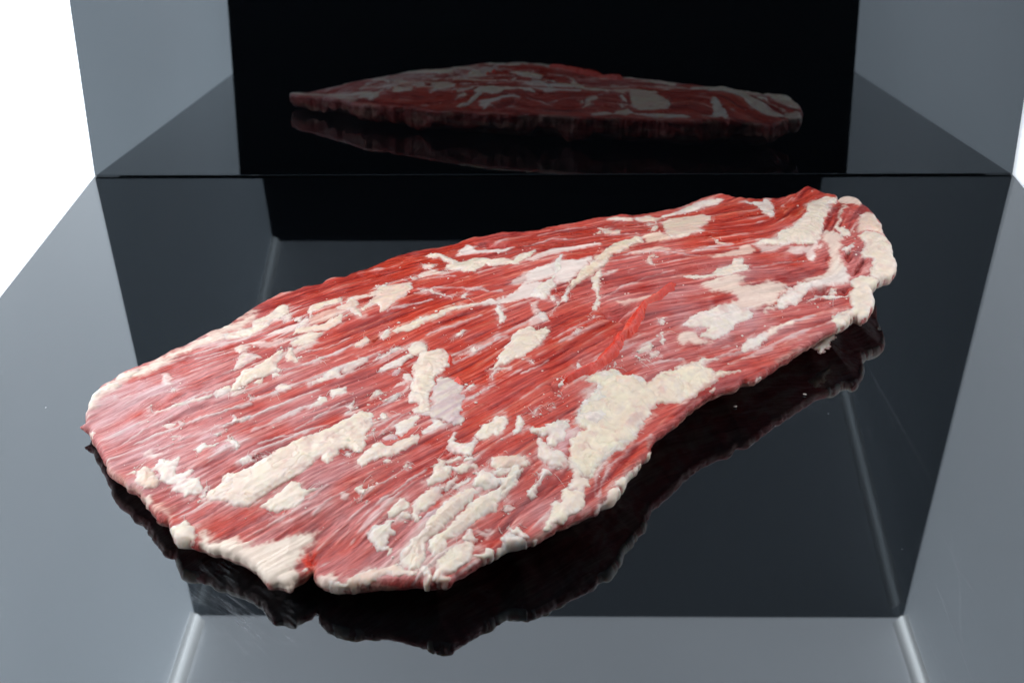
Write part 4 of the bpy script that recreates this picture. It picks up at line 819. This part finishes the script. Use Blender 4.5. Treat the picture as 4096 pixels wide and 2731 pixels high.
('S', (1, .5,), '1022,-1905 1167,-1839 1316,-1781'),
('S', (1.2, .6,), '671,-2703 762,-2628 849,-2595 963,-2529'),
('S', (1.2, .6,), '393,-2778 458,-2732 586,-2676'),
('S', (1, .6,), '141,-3684 164,-3572 204,-3480 304,-3351 387,-3243'),
('S', (1, .6,), '124,-3663 146,-3553 186,-3472')]
GRAIN = [   # x, y in mm, direction of the muscle fibres in degrees
(-198, -311, 26), (-178, -282, 21), (-161, -251, 21), (-170, -318, 13), (-127, -309, 32), (-106, -292, 33), (-119, -246, 31), (-119, -198, 34), (-84, -161, 16), (-65, -232, 31), (-63, -265, 38), (-38, -288, 43), (-28, -245, 38), (-16, -195, 26), (25, -150, 13), (36, -184, 15), (8, -270, 49), (-4, -312, 54), (-26, -330, 41), (-57, -344, 37), (-77, -359, 29), (-97, -363, 28), (-116, -376, 30), (-89, -387, 52), (-127, -375, 26), (-143, -369, 36), (-55, -382, 47), (-5, -373, 55), (16, -347, 61), (34, -319, 60), (52, -298, 49), (79, -266, 37), (104, -252, 42), (134, -220, 31), (56, -254, 38), (31, -268, 43), (60, -211, 12), (101, -185, 11), (121, -183, 37), (101, -133, 12), (131, -118, 66), (155, -127, 73), (144, -166, 65), (85, -211, 32)]
VEIL = [(-217, -299, .45), (-203, -281, .6), (-189, -288, .55), (-198, -309, .4), (-145, -333, .5), (-171, -261, .3), (-128, -300, .3), (-104, -311, .33), (-109, -355, .45), (-101, -240, .15), (-65, -232, .1), (-38, -278, .1), (-26, -330, .12), (-67, -352, .25), (-117, -372, .4), (-89, -394, .3), (-54, -388, .35), (-5, -380, .32), (21, -247, .1), (11, -168, .15), (43, -265, .35), (69, -243, .5), (99, -197, .35), (92, -155, .1), (131, -118, .1), (91, -264, .2), (144, -166, .35), (16, -347, .18), (-146, -354, .35), (-83, -165, .1), (-118, -208, .15), (35, -210, .3)]

# ---------------------------------------------------------------- the slab of beef: fields in plan
S = Slab(OUTLINE, True)
X, Y = S.X, S.Y


def gblur(F, r):
    return S._blur(S._blur(F, r), r) if r > 0 else F


def flow_noises(specs, step=0.8):
    """noises (seed, blur, length) dragged out along the muscle fibres"""
    Fs = [gblur(np.random.RandomState(sd_).randn(NYR, NXR), bl).astype(np.float32) for sd_, bl, ln_ in specs]
    acc = [F.copy() for F in Fs]
    nmax = int(max(ln_ for _, _, ln_ in specs) / step)
    for sgn in (1, -1):
        px, py = X.copy(), Y.copy()
        for i in range(nmax):
            j_ = np.clip(((py - BY0) / RES), 0, NYR - 1).astype(np.int32); i_ = np.clip(((px - BX0) / RES), 0, NXR - 1).astype(np.int32)
            px += sgn * step * DX[j_, i_]; py += sgn * step * DY[j_, i_]
            u = np.clip((px - BX0) / RES, 0, NXR - 1.001); v = np.clip((py - BY0) / RES, 0, NYR - 1.001)
            i_ = u.astype(np.int32); j_ = v.astype(np.int32); fa = u - i_; fb = v - j_
            k_ = j_ * NXR + i_
            w00 = (1 - fa) * (1 - fb); w10 = fa * (1 - fb); w01 = (1 - fa) * fb; w11 = fa * fb
            for F, A_, (_, _, ln_) in zip(Fs, acc, specs):
                if i * step <= ln_:
                    f_ = F.ravel()
                    A_ += f_[k_] * w00 + f_[k_ + 1] * w10 + f_[k_ + NXR] * w01 + f_[k_ + NXR + 1] * w11
    return [((A_ - A_.mean()) / A_.std()) for A_ in acc]


gp = [(a, b) for a, b, c in GRAIN]
Xc, Yc = X[::8, ::8], Y[::8, ::8]
wob = 6.0 * fbm(Xc / 45, Yc / 45, 3, 2) + 2.5 * fbm(Xc / 13, Yc / 13, 9, 2)
ang = idw(gp, [c for a, b, c in GRAIN], Xc, Yc, 3.0, 60.0) + wob
DX = S._up(np.cos(np.radians(ang))); DY = S._up(np.sin(np.radians(ang)))
DX = DX.astype(np.float32); DY = DY.astype(np.float32); X = X.astype(np.float32); Y = Y.astype(np.float32)


def potential(nx, ny, h):
    """scalar field whose gradient comes closest to (nx, ny)"""
    mx, my = nx.mean(), ny.mean()
    dv = np.gradient(nx - mx, h, axis=1) + np.gradient(ny - my, h, axis=0)
    dv = np.concatenate([dv, dv[::-1]], 0); dv = np.concatenate([dv, dv[:, ::-1]], 1)
    a, b = dv.shape
    ky = 2 * np.cos(2 * np.pi * np.arange(a) / a) - 2; kx = 2 * np.cos(2 * np.pi * np.arange(b) / b) - 2
    den = (ky[:, None] + kx[None, :]) / h ** 2; den[0, 0] = 1
    F = np.fft.fft2(dv) / den; F[0, 0] = 0
    return np.real(np.fft.ifft2(F))[:nx.shape[0], :nx.shape[1]] + mx * Xc + my * Yc


ca, sa = np.cos(np.radians(ang)), np.sin(np.radians(ang))
ALONG = S._up(potential(ca, sa, 8 * RES)); ACROSS = S._up(potential(-sa, ca, 8 * RES))


def grain_of(x, y, z):
    return np.stack([sample(ALONG, x, y), sample(ACROSS, x, y), z], -1) * 0.001


L1, L2, L3 = flow_noises([(1, 1, 14.0), (2, 2, 22.0), (3, 6, 26.0)])
veil = S._up(idw([(a, b) for a, b, c in VEIL], [c for a, b, c in VEIL], Xc, Yc, 3.0, 120.0))
N8 = fbm(X / 14, Y / 14, 41, 3); N20 = fbm(X / 34, Y / 34, 42, 2); N3 = fbm(X / 4.5, Y / 4.5, 43, 3)

TONE = dict(w=(0.83, 0.715, 0.64), c=(0.83, 0.69, 0.565), p=(0.82, 0.58, 0.46), l=(0.64, 0.42, 0.43), g=(0.72, 0.60, 0.54), t=(0.81, 0.63, 0.46), y=(0.83, 0.71, 0.54), r=(0.72, 0.045, 0.020))
TONE = {k_: np.array(v) for k_, v in TONE.items()}


def mix3(a, b, t):
    return a + (b - a) * np.asarray(t)[..., None]


dark = np.array((0.28, 0.010, 0.006)); mid = np.array((0.52, 0.040, 0.018)); lite = np.array((0.66, 0.135, 0.076))
N8b = fbm(X / 11, Y / 11, 48, 3)
mid_ = mix3(mix3(np.broadcast_to(mid, (NYR, NXR, 3)), np.array((0.58, 0.058, 0.026)), smooth(0.6 * N8b + 0.25 * L3)), np.array((0.45, 0.038, 0.028)), smooth(-0.7 * N8b - 0.2 * L3 - 0.05))
tt = 0.47 + 0.15 * L2 + 0.18 * L1 + 0.07 * L3 + 0.06 * N20 + 0.04 * N8
COLR = mix3(mix3(np.broadcast_to(dark, (NYR, NXR, 3)), mid_, smooth(tt / 0.42)), lite, smooth((tt - 0.52) / 0.5))
REL = 0.13 * L2 + 0.16 * L1 + 0.13 * L3 + 0.7 * N20 + 0.3 * N8
# thin silver skin over the muscle
vs_ = np.clip(np.clip(1.45 * (veil - 0.11), 0, 1) * (0.80 + 0.75 * N8 + 0.35 * N20 + 0.22 * L3 + 0.14 * L1), 0, 0.85)
COLR = mix3(COLR, np.array((0.59, 0.37, 0.375)), vs_)
# pale connective lines between the fibre bundles
ln = smooth((L2 + 0.6 * L1 + 1.3 * N8 - 1.4) / 1.2) * np.clip(0.20 + 1.0 * veil, 0, 0.72)
COLR = mix3(COLR, np.array((0.68, 0.53, 0.51)), ln)
REL += 0.2 * ln
# wisps of torn membrane left lying on the surface
wisp = smooth((0.9 * N3 + 0.42 * L2 + 0.25 * L1 + 1.0 * fbm(X / 17, Y / 17, 57, 2) - 1.08) / 0.45)
COLR = mix3(COLR, np.array((0.70, 0.56, 0.52)), 0.42 * wisp)
REL += 0.25 * wisp
REL *= smooth(np.clip(S.sd, 0, None) / 4.0) * 0.8 + 0.2

PTS = []
for kind, prm, txt in FEATURES:
    PTS.append((kind, prm, np.array([[float(q) for q in w_.split(',')] for w_ in txt.split()]) / 10.0))


def window(P, m):
    i0 = max(0, int((P[:, 0].min() - m - BX0) / RES)); i1 = min(NXR, int((P[:, 0].max() + m - BX0) / RES) + 2)
    j0 = max(0, int((P[:, 1].min() - m - BY0) / RES)); j1 = min(NYR, int((P[:, 1].max() + m - BY0) / RES) + 2)
    return slice(j0, j1), slice(i0, i1)


def warp(x, y, amp, seed):
    ax = amp * (0.75 * vnoise(x / 4.2, y / 4.2, seed) + 0.4 * vnoise(x / 1.9, y / 1.9, seed + 1) + 0.5 * vnoise(x / 0.95, y / 0.95, seed + 5))
    ay = amp * (0.75 * vnoise(x / 4.2, y / 4.2, seed + 2) + 0.4 * vnoise(x / 1.9, y / 1.9, seed + 3) + 0.5 * vnoise(x / 0.95, y / 0.95, seed + 6))
    return x + ax, y + ay


def to_rim(x, y):
    """points outside the outline go back to the rim, so that what reaches the rim wraps round it"""
    d = np.minimum(sample(S.sd, x, y) - 0.6, 0.0)
    return x - d * sample(S.gx, x, y), y - d * sample(S.gy, x, y)


for q, (kind, prm, P) in enumerate(PTS):
    if kind == 'V':
        st, tone, soft, rel = prm
        a = window(P, soft + 8); x, y = to_rim(X[a], Y[a]); x, y = warp(x, y, 0.9 + 0.25 * soft, 100 + q)
        sd = sd_poly(P, x.ravel(), y.ravel()).reshape(x.shape)
        m = smooth((sd + 0.6 * soft) / (1.5 * soft))
        streak = 0.16 * L1[a] + 0.16 * L2[a] + 0.2 * N3[a]
        f = np.clip(st * m + streak * (m * (1 - m) * 3.2 + 0.35 * m * (1 - st)), 0, 1) * (m > 0)
        c = TONE[tone] * (1 + 0.05 * L2[a] + 0.05 * N3[a])[..., None] if tone != 'r' else np.broadcast_to(TONE['r'], (*x.shape, 3)) * (1 + 0.2 * L2[a])[..., None]
        c = mix3(c, np.array((0.74, 0.50, 0.42)), np.clip(0.35 * N8[a] + 0.10, 0, 0.35) if tone != 'r' else 0 * m)
        COLR[a] = mix3(COLR[a], c, f)
        REL[a] += rel * m * (1 + 0.35 * L3[a] + 0.25 * N3[a])
    elif kind == 'S':
        wd, st = prm
        a = window(P, 6); x, y = warp(X[a], Y[a], 0.7, 100 + q)
        d = sd_line(P, x.ravel(), y.ravel()).reshape(x.shape)
        m = smooth(1.25 - d / (0.75 * wd * (1 + 0.5 * N3[a]))) * np.clip(0.85 + 0.5 * N8[a] + 0.2 * L1[a], 0.15, 1)
        COLR[a] = mix3(COLR[a], np.array((0.72, 0.61, 0.57)), np.clip(st * m, 0, 1)); REL[a] += 0.5 * m
    elif kind == 'R':
        dp, soft = prm
        a = window(P, soft + 5); x, y = warp(X[a], Y[a], 0.8, 100 + q)
        sd = sd_poly(P, x.ravel(), y.ravel()).reshape(x.shape)
        m = smooth((sd + 0.4 * soft) / (1.6 * soft))
        REL[a] -= dp * m
        COLR[a] = mix3(COLR[a], np.array((0.36, 0.022, 0.018)) * (1 + 0.18 * L2[a] + 0.1 * L1[a])[..., None], 0.85 * m)

for q, (kind, prm, P) in enumerate(PTS):           # smeared fat round each patch
    if kind == 'P' and prm[1] != 'r':
        a = window(P, 6); x, y = warp(X[a], Y[a], 1.6, 3000 + q)
        sd = sd_poly(P, x.ravel(), y.ravel()).reshape(x.shape)
        m = smooth((sd + 2.4) / 3.0) * np.clip(0.16 + 0.55 * N3[a] + 0.16 * L2[a] + 0.12 * L1[a] + 0.35 * N8[a], 0, 0.8)
        COLR[a] = mix3(COLR[a], 0.55 * TONE[prm[1]] + 0.45 * np.array((0.66, 0.47, 0.46)), m)

# ---------------------------------------------------------------- the beef as an object
beef = bpy.data.objects.new('beef_flank', None)
beef.location = (-0.02, -0.25, 0.0)
beef.empty_display_size = 0.05
COL.objects.link(beef)
beef['label'] = 'raw slab of red beef flank with cream fat patches lying on the black floor'
beef['category'] = 'meat'
ORG = np.array((-20.0, -250.0, 0.0))


def to_local(P3):
    return (P3 - ORG) * 0.001


def grid_faces(idx):
    """quads over a grid of vertex numbers, -1 where there is none"""
    a, b, c, d = idx[:-1, :-1], idx[:-1, 1:], idx[1:, 1:], idx[1:, :-1]
    ok = (a >= 0) & (b >= 0) & (c >= 0) & (d >= 0)
    return np.stack([a[ok], b[ok], c[ok], d[ok]], 1)


def build_muscle(h=0.5):
    xs = np.arange(BX0 + 3, BX1 - 3, h); ys = np.arange(BY0 + 3, BY1 - 3, h)
    gx_, gy_ = np.meshgrid(xs, ys)
    sd = sample(S.sd, gx_, gy_)
    keep = sd > -0.8 * h
    x = gx_[keep]; y = gy_[keep]; d = sd[keep]
    rim = d < 0.35 * h
    x = np.where(rim, x - d * sample(S.gx, x, y), x); y = np.where(rim, y - d * sample(S.gy, x, y), y)
    p, n, d = S.surf(x, y)
    d = np.where(rim, 0, d)
    rel = sample(REL, x, y)
    tex = 0.5 * fbm(p[:, 0] / 3.2, p[:, 1] / 3.2, 71, 3, p[:, 2] / 3.2) + 0.5 * fbm(p[:, 0] / 1.3, p[:, 1] / 1.3, 72, 2, p[:, 2] / 1.3)
    side = 1 - smooth(d / (ER * 1.2))
    off = rel * (1 - side) + (0.4 * tex) * side + 0.10 * tex
    off = np.where(rim, 0.35 * tex, off)
    top = p + n * off[:, None]
    col = sample(COLR, x, y)
    raw = np.array((0.40, 0.045, 0.035)) * (1 + 0.35 * tex)[:, None]
    lum = col[:, 1] / (col[:, 0] + 1e-6)
    col = mix3(col, raw, 0.55 * side * (1 - smooth((lum - 0.45) / 0.3)))
    streak = smooth((fbm(p[:, 0] / 16, p[:, 1] / 16, 91, 3, p[:, 2] / 2.6) - 0.02) / 0.25)
    col = mix3(col, np.array((0.64, 0.46, 0.35)), 0.45 * streak * side)
    # underside: from the rim down to the floor it rests on
    nv = len(x)
    zr = sample(S.zr, x, y); eb = under(zr, sample(S.gy, x, y), x, y)
    ph = np.clip(d / ER, 0, 1) * (math.pi / 2)
    dn = fold(d)
    zb = np.where(d < ER, zr - eb * np.sin(ph), (zr - eb) * np.clip(1 - (d - ER) / (6.0 + 0.9 * zr), 0, 1))
    bumps = 0.6 * fbm(x / 9, y / 9, 81, 3)
    zb = np.maximum(zb + bumps * smooth(zb / 4.0), 0.02)
    rearw = smooth((-sample(S.gy, x, y) - 0.05) / 0.6)
    lump = fbm(x / 8.0, y / 8.0, 74, 3, zb / 5.0)
    push = (0.8 * fbm(x / 3.2, y / 3.2, 71, 3, zb / 3.0) + 2.6 * lump * rearw) * smooth(1 - d / 7.0)
    bot = np.stack([p[:, 0] - push * sample(S.gx, x, y), p[:, 1] - push * sample(S.gy, x, y), zb], 1)
    idx = np.full(keep.shape, -1); idx[keep] = np.arange(nv)
    rimg = np.zeros(keep.shape, bool); rimg[keep] = rim
    inner = ~rim
    bidx = np.arange(nv); bidx[inner] = nv + np.arange(inner.sum())
    ft = grid_faces(idx)
    allrim = rim[ft].all(1)
    ft = ft[~allrim]
    fb = bidx[ft][:, ::-1]
    V = np.concatenate([top, bot[inner]]); st2 = smooth((fbm(bot[:, 0] / 14, bot[:, 1] / 14, 93, 3, zb / 2.4) - 0.02) / 0.25)
    C_ = np.concatenate([col, mix3(mix3(col, raw, 0.6 * np.ones(nv)), np.array((0.52, 0.36, 0.26)), 0.42 * st2)[inner]])
    F = np.concatenate([ft, fb])
    return mesh_np('muscle', to_local(V), F, np.clip(C_, 0.004, 0.9), grain=grain_of(V[:, 0], V[:, 1], V[:, 2]))


link('muscle', build_muscle(), beef, [M_MUSCLE])


def build_patch(P, T, tone, soft, seed, h=0.45, hang=None):
    m = 3.0
    xs = np.arange(P[:, 0].min() - m, P[:, 0].max() + m, h); ys = np.arange(P[:, 1].min() - m, P[:, 1].max() + m, h)
    gx_, gy_ = np.meshgrid(xs, ys); x = gx_.ravel(); y = gy_.ravel()
    if hang is None:
        tx, ty = to_rim(x, y)
    else:
        tx, ty = x, y
    wx, wy = warp(tx, ty, 0.35 if tone == 'r' else 1.0 if T > 2 else 0.8, 500 + 7 * seed)
    sd = sd_poly(P, wx, wy) + 0.15
    sd = sd - 1.1 * np.clip(fbm(tx / 5.0, ty / 5.0, 2900 + seed, 2), 0, 1) * ((1.0 if T > 1.7 else 0.6) if tone != 'r' else 0.0)
    if hang is None:
        sds = sample(S.sd, x, y)
        sd = np.minimum(sd, (sds + 0.85 * ER))
    keep = (sd > -0.9).reshape(gx_.shape)
    k1 = keep.ravel()
    x, y, sd = x[k1], y[k1], sd[k1]
    if len(x) < 9:
        return None
    l1, l2, l3 = sample(L1, x, y), sample(L2, x, y), sample(L3, x, y)
    xr, yr = 0.82 * x - 0.57 * y, 0.57 * x + 0.82 * y
    xr, yr = xr + 2.2 * vnoise(xr / 5.0, yr / 5.0, 8100 + seed), yr + 2.2 * vnoise(xr / 5.0, yr / 5.0, 8200 + seed)
    na = fbm(xr / 7.5, yr / 7.5, 900 + seed, 2); nb = fbm(x / 2.6, y / 2.6, 1300 + seed, 3)
    crack = 1 - smooth(np.abs(vnoise(xr / 6.5, yr / 6.5, 1700 + seed) + 0.35 * vnoise(xr / 2.3, yr / 2.3, 1750 + seed)) / 0.16)
    T = (0.55 * T if T < 2.5 else 1.38 + 0.42 * (T - 2.5)) if tone != 'r' else T
    pr = np.clip(sd / (0.85 + 0.35 * soft), -1, 1)
    pr2 = smooth(sd / (2.2 + 1.3 * T))
    prof = np.where(pr > 0, (1 - (1 - pr) ** 2) * (0.42 + 0.58 * pr2), 1.8 * pr)
    if tone == 'r':
        prof = np.where(pr > 0, 1 - (1 - np.clip(sd / 2.6, 0, 1)) ** 2, 1.8 * pr)
    body = 0.72 + 0.26 * na + 0.03 * nb + 0.09 * l3 + 0.02 * l2
    if tone == 'r':
        body = 0.95 + 0.0 * l3
    body = np.clip(body, 0.18, 1.6) - (0.20 * crack if T > 2.2 else 0.08 * crack)
    t = np.where(prof > 0, T * prof * body + 0.03 * nb + 0.14 * smooth(1 - sd / 3.5) * vnoise(x / 1.05, y / 1.05, 5300 + seed), np.maximum(0.8 * prof, -0.9))
    if hang is None:
        p, n, d = S.surf(x, y)
        base = sample(REL, x, y) * smooth(np.clip(d, 0, None) / (1.2 * ER)) * np.where(t > 0, max(0.25, 1 - 0.3 * T) if tone != 'r' else 0.0, 1.0)
        q = p + n * (base + t)[:, None]
    else:
        zm = hang
        q = np.stack([x, y, zm + T * np.clip(prof, -0.1, 1) * (0.8 + 0.4 * na)], 1)
    und = np.clip(sample(COLR, x, y), 0, 1)
    c0 = TONE[tone]
    col = c0 * (1 + 0.05 * nb + 0.05 * l2 - 0.07 * crack)[:, None]
    if tone == 'r':
        col = c0 * (1 + 0.15 * nb + 0.1 * na)[:, None]
        col = mix3(col, np.array((0.74, 0.17, 0.10)), 0.4 * smooth((nb + na - 0.25) / 0.6))
    else:
        nz = fbm(x / 9.0, y / 9.0, 2100 + seed, 2)
        col = mix3(col, np.array((0.75, 0.56, 0.46)), np.clip(0.8 * nz, 0, 0.5))
        col = mix3(col, np.array((0.76, 0.67, 0.50)), np.clip(-0.75 * nz - 0.05, 0, 0.42))
        mo = fbm(x / 3.4, y / 3.4, 2500 + seed, 3)
        col = mix3(col, np.array((0.66, 0.545, 0.485)), np.clip(0.16 * l2 + 0.10 * l1 + 0.75 * mo - 0.02, 0, 0.6))
        col = mix3(col, np.array((0.76, 0.665, 0.49)), np.clip(-0.8 * mo + 0.12 * l3 - 0.08, 0, 0.5))
        see_ = np.clip(0.9 * fbm(x / 4.6, y / 4.6, 2700 + seed, 3) + 0.10 * l2 - 0.22, 0, 0.5 if T < 2.2 else 0.34)
        col = mix3(col, np.array((0.62, 0.33, 0.30)), see_)
        frost = smooth(1.3 - np.abs(sd - 0.9) / 1.3) * smooth(0.5 + 1.2 * nb)
        col = mix3(col, np.array((0.86, 0.78, 0.71)), 0.5 * frost)
        thin = 1 - smooth((t - 0.05) / (0.75 + 0.35 * nb - (0.0 if T > 1.6 else 0.25)))
        col = mix3(col, 0.7 * und + 0.3 * col, 0.85 * thin)
        if tone in 'gl':
            see = np.clip(0.35 + 0.30 * l2 + 0.25 * na, 0, 0.75)
            col = mix3(col, np.array((0.50, 0.33, 0.36)), see)
    idx = np.full(keep.shape, -1); idx[keep] = np.arange(len(x))
    F = grid_faces(idx)
    if len(F) == 0:
        return None
    if hang is not None:
        low = q.copy(); low[:, 2] = zm - 0.7 * T * np.clip(prof, -0.1, 1)
        F = np.concatenate([F, F[:, ::-1] + len(q)]); q = np.concatenate([q, low]); col = np.concatenate([col, col])
    used = np.unique(F); rm = np.full(len(q), -1); rm[used] = np.arange(len(used))
    return mesh_np('fat_patch', to_local(q[used]), rm[F], np.clip(col[used], 0.004, 0.92), grain=grain_of(q[used, 0], q[used, 1], q[used, 2]))


for q, (kind, prm, P) in enumerate(PTS):
    if kind == 'P':
        T, tone, soft = prm
        me = build_patch(P, T, tone, soft, q)
        if me is None:
            continue
        if tone == 'r':
            link('muscle_scrap', me, beef, [M_STRIP])
        else:
            link('fat_patch', me, beef, [M_FAT])
    elif kind == 'M':
        T, tone, soft = prm
        o = link('muscle_strip', build_patch(P, T, tone, soft, q), beef, [M_STRIP])
        o['label'] = 'narrow bright red strip of muscle hanging loose across the middle'
    elif kind == 'H':
        z0, tone, soft = prm
        o = link('fat_tag', build_patch(P, 3.0, tone, soft, q, hang=z0), beef, [M_FAT])


# crumbs of fat and frost scattered over the top
def build_crumbs(n=1500, seed=4):
    rng = np.random.RandomState(seed)
    t = (1 + 5 ** 0.5) / 2
    iv = np.array([(-1, t, 0), (1, t, 0), (-1, -t, 0), (1, -t, 0), (0, -1, t), (0, 1, t), (0, -1, -t), (0, 1, -t), (t, 0, -1), (t, 0, 1), (-t, 0, -1), (-t, 0, 1)], float)
    iv /= np.linalg.norm(iv[0])
    fi = np.array([(0, 11, 5), (0, 5, 1), (0, 1, 7), (0, 7, 10), (0, 10, 11), (1, 5, 9), (5, 11, 4), (11, 10, 2), (10, 7, 6), (7, 1, 8), (3, 9, 4), (3, 4, 2), (3, 2, 6), (3, 6, 8), (3, 8, 9), (4, 9, 5), (2, 4, 11), (6, 2, 10), (8, 6, 7), (9, 8, 1)])
    fats = [P for k_, p_, P in PTS if k_ == 'P' and p_[1] != 'r']
    V, F, C_ = [], [], []
    m = 0
    while m < n:
        if rng.rand() < 0.8:
            P = fats[rng.randint(len(fats))]; i = rng.randint(len(P))
            a = P[i] + (P[(i + 1) % len(P)] - P[i]) * rng.rand() + rng.randn(2) * 2.6
        else:
            a = np.array((rng.uniform(-215, 170), rng.uniform(-415, -70)))
        if sample(S.sd, a[:1], a[1:])[0] < 6:
            continue
        r = 0.14 + 0.5 * rng.rand() ** 4
        p_, n_, d_ = S.surf(a[:1], a[1:]); z = p_[0, 2] + sample(REL, a[:1], a[1:])[0] + 0.35 * r
        s = iv * (r * (0.7 + 0.6 * rng.rand(12)))[:, None] * np.array((rng.uniform(0.8, 1.7), rng.uniform(0.8, 1.4), 0.7))
        V.append(s + np.array((a[0], a[1], z))); F.append(fi + 12 * m)
        C_.append(np.tile(TONE['w'] * rng.uniform(0.9, 1.1), (12, 1))); m += 1
    return mesh_np('fat_crumbs', to_local(np.concatenate(V)), np.concatenate(F), np.clip(np.concatenate(C_), 0, 0.92))


o = link('fat_crumbs', build_crumbs(), beef, [M_CRUMB])
o['kind'] = 'stuff'
o['label'] = 'tiny white crumbs of fat scattered over the meat'


# frayed threads of membrane round the fat
def build_threads(n=480, seed=8):
    rng = np.random.RandomState(seed)
    fats = [P for k_, p_, P in PTS if k_ == 'P' and p_[1] in 'wcpg']
    V, F, C_ = [], [], []
    m = 0
    while m < n:
        P = fats[rng.randint(len(fats))]; i = rng.randint(len(P))
        a = P[i] + (P[(i + 1) % len(P)] - P[i]) * rng.rand() + rng.randn(2) * 1.2
        th = rng.rand() * 2 * math.pi; L = rng.uniform(1.5, 5.5) * (1.6 if rng.rand() < 0.12 else 1.0)
        bend = rng.randn() * 0.3; r = rng.uniform(0.07, 0.16); lift = rng.uniform(0.1, 1.3)
        pts = []
        x, y = a
        for j in range(6):
            pts.append((x, y)); x += L / 5 * math.cos(th); y += L / 5 * math.sin(th); th += bend * 0.5 + rng.randn() * 0.12
        pts = np.array(pts)
        if sample(S.sd, pts[:, 0], pts[:, 1]).min() < 5:
            continue
        p_, n_, d_ = S.surf(pts[:, 0], pts[:, 1])
        z = p_[:, 2] + sample(REL, pts[:, 0], pts[:, 1]) + 0.1 + lift * np.sin(np.linspace(0.15, math.pi, 6)) * 0.6
        c = np.stack([pts[:, 0], pts[:, 1], z], 1)
        t = np.gradient(c, axis=0); t /= np.linalg.norm(t, axis=1)[:, None]
        u = np.cross(t, (0, 0, 1.0)); u /= np.linalg.norm(u, axis=1)[:, None] + 1e-9; w = np.cross(u, t)
        rr = (r * np.linspace(1.0, 0.45, 6))[:, None]
        ring = np.stack([c + rr * (u * math.cos(q_) + w * math.sin(q_)) for q_ in (0, 2.094, 4.189)], 1).reshape(-1, 3)
        V.append(ring)
        for j in range(5):
            for e_ in range(3):
                A_ = j * 3 + e_; B_ = j * 3 + (e_ + 1) % 3
                F.append((18 * m + A_, 18 * m + A_ + 3, 18 * m + B_ + 3, 18 * m + B_))
        C_.append(np.tile(np.array((0.74, 0.64, 0.59)), (18, 1))); m += 1
    return mesh_np('membrane_threads', to_local(np.concatenate(V)), np.array(F), np.concatenate(C_))


o = link('membrane_threads', build_threads(), beef, [M_CRUMB])
o['kind'] = 'stuff'
o['label'] = 'fine pale threads of torn membrane round the fat'

# two loose crumbs on the floor
for (cx_, cy_, sx_, sy_, rz_, txt_) in ((0.0848, -0.2703, 0.0010, 0.0005, 0.1, 'white crumb of fat on the dark reflection below the meat'),
        (0.1196, -0.2596, 0.0008, 0.0004, -0.3, 'tiny white crumb of fat on the floor right of the reflection')):
    rng = np.random.RandomState(int(abs(cx_) * 1000))
    u_, v_ = np.meshgrid(np.linspace(0, 2 * math.pi, 13)[:-1], np.linspace(0.12, math.pi - 0.12, 7))
    rr = 1 + 0.16 * rng.randn(*u_.shape)
    vs = np.stack([sx_ * rr * np.sin(v_) * np.cos(u_), sy_ * rr * np.sin(v_) * np.sin(u_), 0.85 * sy_ * (np.cos(v_) + 1.0)], -1).reshape(-1, 3)
    fs = [(r_ * 12 + c_, r_ * 12 + (c_ + 1) % 12, (r_ + 1) * 12 + (c_ + 1) % 12, (r_ + 1) * 12 + c_) for r_ in range(6) for c_ in range(12)]
    o = link('fat_crumb', mesh_np('fat_crumb', vs, np.array(fs)[:, ::-1], np.tile(TONE['w'], (len(vs), 1))), None, [M_CRUMB])
    o.location = (cx_, cy_, 0.0003); o.rotation_euler = (0, 0, rz_)
    o['label'] = txt_; o['category'] = 'crumb'; o['group'] = 'crumbs of fat fallen on the floor'
